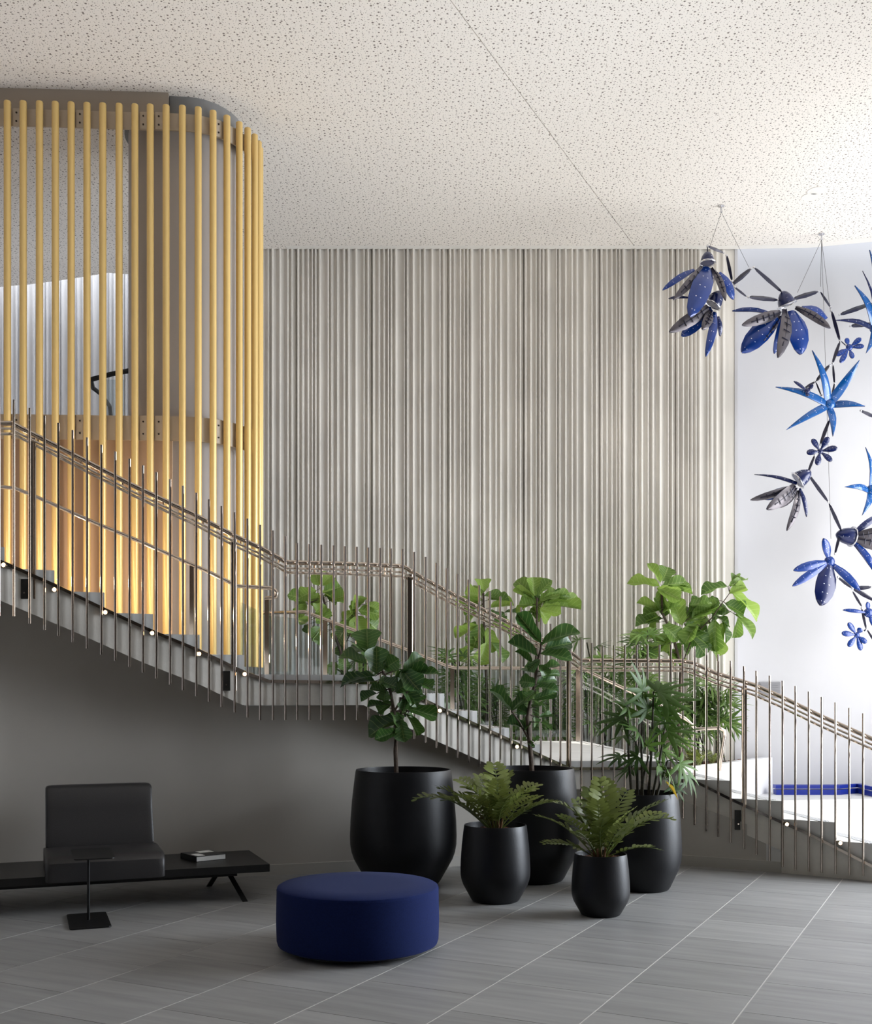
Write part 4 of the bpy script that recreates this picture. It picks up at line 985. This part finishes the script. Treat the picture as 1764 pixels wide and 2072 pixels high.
# ------------------------------------------------------------ hanging flower sculpture
scu = thing('hanging_sculpture', 'hanging sculpture of blue metal flowers on navy linked stems below the ceiling', 'sculpture')
def SD(px): return 16.85+(px-1459)*0.0046
def petal(parent, b, t, w, kind='b', shape='e', dz=0.0, db=0.0, bend=0.10):
    """kind b blue, d navy, l sky, g grey back facing the viewer"""
    d = SD((b[0]+t[0])/2); B0 = P(b[0], b[1], SD(b[0])+db); T0 = P(t[0], t[1], SD(b[0])+dz)
    yd = (T0-B0); L = yd.length; yd.normalize()
    f = Vector((0.15, -1, 0.25 if kind != 'g' else -0.25)); n = (f-yd*f.dot(yd)).normalized(); x = yd.cross(n)
    W = w*d/F
    prof = [(0, .45), (.12, .62), (.3, .9), (.5, 1.0), (.72, .9), (.88, .6), (.96, .3), (1, .05)] if shape == 'e' else [(0, .9), (.2, 1.0), (.4, .92), (.6, .72), (.8, .42), (.93, .18), (1, .02)]
    if shape == 's': prof = [(0, .25), (.15, .4), (.45, .9), (.7, 1.0), (.88, .78), (.97, .4), (1, .1)]
    vs = []; uv = []; n_ = len(prof)
    for side in (0, 1):
        for tt, ww in prof:
            for s in (-1, -.5, 0, .5, 1):
                p = B0+yd*L*tt+x*s*ww*W/2+n*(bend*L*math.sin(tt*PI)+0.10*W*(1-s*s)-side*0.012)
                vs.append(p); uv.append(((s+1)/2, tt))
    fs = []; mi = []
    m = MB()
    for side in (0, 1):
        o = side*n_*5
        for i in range(n_-1):
            for j in range(4):
                q = o+i*5+j; f4 = (q, q+1, q+6, q+5); fs.append(f4 if side == 0 else f4[::-1]); mi.append(side)
    for i in range(n_-1):
        a, b_ = i*5, (i+1)*5; o = n_*5
        fs.append((a, b_, b_+o, a+o)); mi.append(1); fs.append((a+4, a+4+o, b_+4+o, b_+4)); mi.append(1)
    m.v = [tuple(v_) for v_ in vs]; m.f = fs; m.m = mi
    mt = {'b': M_petb, 'd': M_petd, 'l': M_petl, 'g': M_petg}[kind]
    o = m.obj('petal', [mt, M_petg if kind != 'g' else M_petd], parent, smooth='auto', uv=uv)
    if kind == 'g':
        # ribs riveted across the grey back
        mm_ = MB()
        for tt in (.25, .4, .55, .7):
            c = B0+yd*L*tt+n*(bend*L*math.sin(tt*PI)+0.10*W+.006)
            h = W*.28*interp(prof, tt)
            mm_.tube([c-x*h, c+x*h], .007, 5)
        mm_.tube([B0+n*(.1*W+.01), B0+yd*L*.42+n*(bend*L*.97+.1*W+.008), B0+yd*L*.82+n*(bend*L*.5+.1*W+.008)], .009, 5)
        mm_.v and mm_.obj('petal_rib', M_link, parent)
    return o
def hub(px, y, r, kind='b', axis=(0, -1, 0), long=1.0, ring=True, name='flower'):
    c = P(px, y, SD(px)); rm = r*SD(px)/F
    q = Vector(axis).to_track_quat('Z', 'Y').to_matrix().to_4x4()
    M = Matrix.Translation(c) @ q
    m = MB(); m.lathe([(rm, 0), (rm*.96, rm*.35*long), (rm*.8, rm*.75*long), (rm*.5, rm*1.1*long), (rm*.18, rm*1.28*long), (0, rm*1.3*long)], 12, M=M)
    uvv = [(((i % 12)/12), (i//12)/5) for i in range(len(m.v))]
    mt = {'b': M_petb, 'd': M_petd, 'l': M_petl}[kind]
    o = m.obj(name, mt, scu, smooth='auto', uv=uvv)
    if ring:
        m = MB(); n = 12
        pts = [M @ Vector((rm*1.12*math.cos(2*PI*k/n), rm*1.12*math.sin(2*PI*k/n), -rm*.02)) for k in range(n+1)]
        m.tube(pts, .012, 6); m.obj('collar', M_silver, o, smooth='auto')
    return o
# bell flowers
h = hub(1431, 532, 14, 'd', (0.02, .1, 1), 1.3)
for a in [((1404,546),(1340,587),13,'b','e',-.15), ((1420,540),(1362,607),18,'g','e',-.35), ((1431,543),(1395,642),42,'b','e',-.5), ((1440,543),(1468,608),15,'g','e',-.3), ((1454,552),(1484,606),22,'b','e',.1), ((1444,545),(1420,600),20,'g','e',.3)]:
    petal(h, *a[:5], dz=a[5])
h = hub(1441, 616, 17, 'd', (.55, -.1, .85), 1.4)
for a in [((1432,622),(1354,672),27,'g','e',-.3), ((1392,602),(1352,604),7,'d','e',.1), ((1424,648),(1378,680),24,'b','e',.1), ((1438,630),(1421,667),22,'g','e',-.2), ((1446,632),(1428,722),17,'b','e',-.2), ((1446,632),(1438,700),16,'d','e',.1), ((1453,640),(1457,681),10,'d','e',.1), ((1440,625),(1400,655),24,'b','e',.2)]:
    petal(h, *a[:5], dz=a[5])
h = hub(1592, 617, 17, 'd', (-.35, -.1, .95), 1.3)
for a in [((1555,632),(1481,629),11,'b','e',.2), ((1578,632),(1501,658),22,'g','e',-.3), ((1570,642),(1500,714),42,'b','e',0), ((1578,640),(1534,702),13,'g','e',-.1), ((1582,640),(1566,716),17,'b','e',.2), ((1588,628),(1574,724),28,'g','e',-.5), ((1600,630),(1620,718),44,'b','e',-.1), ((1622,624),(1673,644),24,'b','e',.15), ((1610,622),(1680,664),17,'g','e',-.25)]:
    petal(h, *a[:5], dz=a[5])
h = hub(1614, 972, 17, 'd', (.7, -.1, .5), 1.4)
for a in [((1612,978),(1526,960),8,'d','p',.1), ((1608,984),(1518,1012),16,'g','e',-.2), ((1606,984),(1551,1031),27,'g','e',-.4), ((1610,988),(1572,1027),22,'g','e',-.2), ((1615,994),(1592,1074),17,'g','e',-.3), ((1618,992),(1599,1052),12,'d','e',.1), ((1618,988),(1632,1046),9,'d','e',0), ((1606,988),(1545,1010),20,'b','e',.1)]:
    petal(h, *a[:5], dz=a[5])
h = hub(1723, 1086, 18, 'd', (-.95, -.2, .1), 1.5)
for a in [((1728,1078),(1774,1044),14,'d','e',.1), ((1730,1084),(1798,1072),22,'g','e',-.2), ((1730,1090),(1800,1100),34,'g','e',0), ((1730,1098),(1772,1160),15,'b','e',-.2), ((1728,1100),(1765,1150),14,'b','e',.1)]:
    petal(h, *a[:5], dz=a[5])
# star flowers
def flower(px, y, r, tips, kind, w, shape, bend=.12, dz=-.25, k2=None):
    h = hub(px, y, r, kind, (0, -1, .1), .5, False)
    for i, t in enumerate(tips):
        ww = t[2] if len(t) > 2 else w
        kk = t[3] if len(t) > 3 else kind
        a = Vector((t[0]-px, t[1]-y)).normalized()*r*.7
        petal(h, (px+a.x, y+a.y), (t[0], t[1]), ww, kk, shape, dz=dz*(0.4+.6*((i*7) % 5)/4), bend=bend)
    return h
flower(1678, 818, 12, [(1569,783,17), (1643,709,18), (1739,728,19), (1750,822,16), (1685,883,17), (1590,870,16)], 'l', 17, 'p', .10)
flower(1678, 1136, 11, [(1666,1089,19), (1605,1154,19), (1603,1186,17), (1660,1226,43,'d'), (1740,1196,19)], 'b', 18, 'e', .06)
flower(1764, 992, 12, [(1751,905,11), (1709,985,15), (1744,1043,14), (1795,960,14), (1800,1022,14)], 'l', 14, 'p', .14)
flower(1772, 664, 14, [(1759,506,18), (1729,578,18), (1745,548,7,'d'), (1690,648,13,'d'), (1802,560,16), (1830,640,16), (1800,740,14), (1752,715,14)], 'l', 14, 'p', .12)
# small six-petal flowers
flower(1659, 913, 6, [(1643,888), (1676,884), (1694,906), (1683,933), (1653,941), (1632,916)], 'd', 13, 's', .04, -.05)
flower(1718, 703, 7, [(1692,719), (1700,734), (1725,725), (1748,700), (1742,684), (1712,684)], 'b', 11, 's', .04, -.05)
flower(1733, 1285, 6, [(1716,1260), (1703,1281), (1716,1308), (1742,1316), (1753,1301), (1742,1271)], 'b', 12, 's', .04, -.05)
flower(1757, 1240, 10, [(1705,1234,8), (1755,1218,10), (1768,1268,10), (1790,1236,10)], 'b', 9, 'e', .05, -.05)
flower(1633, 791, 6, [(1606,771,7), (1634,801,9), (1645,778,8)], 'd', 8, 'e', .05, -.05)
links = [((1431,498),(1463,511)), ((1470,517),(1481,569)), ((1481,576),(1519,544)), ((1525,541),(1582,591)), ((1486,581),(1510,600)), ((1514,601),(1574,607)), ((1604,605),(1655,590)), ((1660,591),(1680,622)), ((1682,629),(1699,690)), ((1698,637),(1764,614)),
         ((1699,692),(1684,735)), ((1701,690),(1712,700)), ((1685,739),(1688,776)), ((1678,739),(1651,771)), ((1648,773),(1627,786)), ((1651,774),(1661,800)), ((1688,776),(1682,808)), ((1678,850),(1659,900)), ((1648,922),(1634,957)), ((1636,961),(1675,1015)), ((1677,1019),(1702,1074)), ((1700,1078),(1689,1121)), ((1695,1168),(1722,1189)),
         ((1725,1197),(1743,1227)), ((1743,1231),(1752,1272)), ((1754,1274),(1770,1300)), ((1741,831),(1775,846)), ((1702,1076),(1706,1082)), ((1724,1191),(1762,1188)), ((1745,1278),(1752,1274)), ((1720,660),(1766,655)), ((1431,498),(1432,518)), ((1724,1190),(1768,1215))]
ends = set()
for a, b_ in links:
    A = P(a[0], a[1], SD(a[0])+.05); B1 = P(b_[0], b_[1], SD(b_[0])+.05)
    L = (B1-A).length; w = min(.040, max(.014, L*.09))
    m = MB(); m.tube([A, A.lerp(B1, .12), A.lerp(B1, .5), A.lerp(B1, .88), B1], [.008, w*.7, w, w*.7, .008], 4)
    m.obj('stem_link', M_link, scu)
    ends.add(a); ends.add(b_)
used = []
for e in ends:
    if any((e[0]-q[0])**2+(e[1]-q[1])**2 < 40 for q in used): continue
    used.append(e); c = P(e[0], e[1], SD(e[0])+.05)
    m = MB(); m.lathe([(0, -.024), (.018, -.014), (.022, 0), (.018, .014), (0, .024)], 8, c); m.obj('joint', M_silver, scu, smooth='auto')
def hook(px, y):
    d = (ZC-CH)*F/(HY-y); return Vector(((px-CX)/F*d, d, ZC))
for (hp, hy, targets) in ((1459, 416, [(1437,497), (1515,541)]), (1662, 473, [(1613,592), (1660,580), (1680,632), (1681,1090)])):
    c = hook(hp, hy)
    m = MB(); m.lathe([(.05, 0), (.05, -.012), (.012, -.02), (.012, -.07), (.02, -.08), (.02, -.10), (0, -.11)], 10, c); m.obj('ceiling_hook', M_silver, scu, smooth='auto')
    for t in targets:
        e = P(t[0], t[1], SD(t[0])+.05)
        m = MB(); m.tube([c+Vector((0, 0, -.1)), e], 0.0035, 4); m.obj('cable', M_cable, scu)
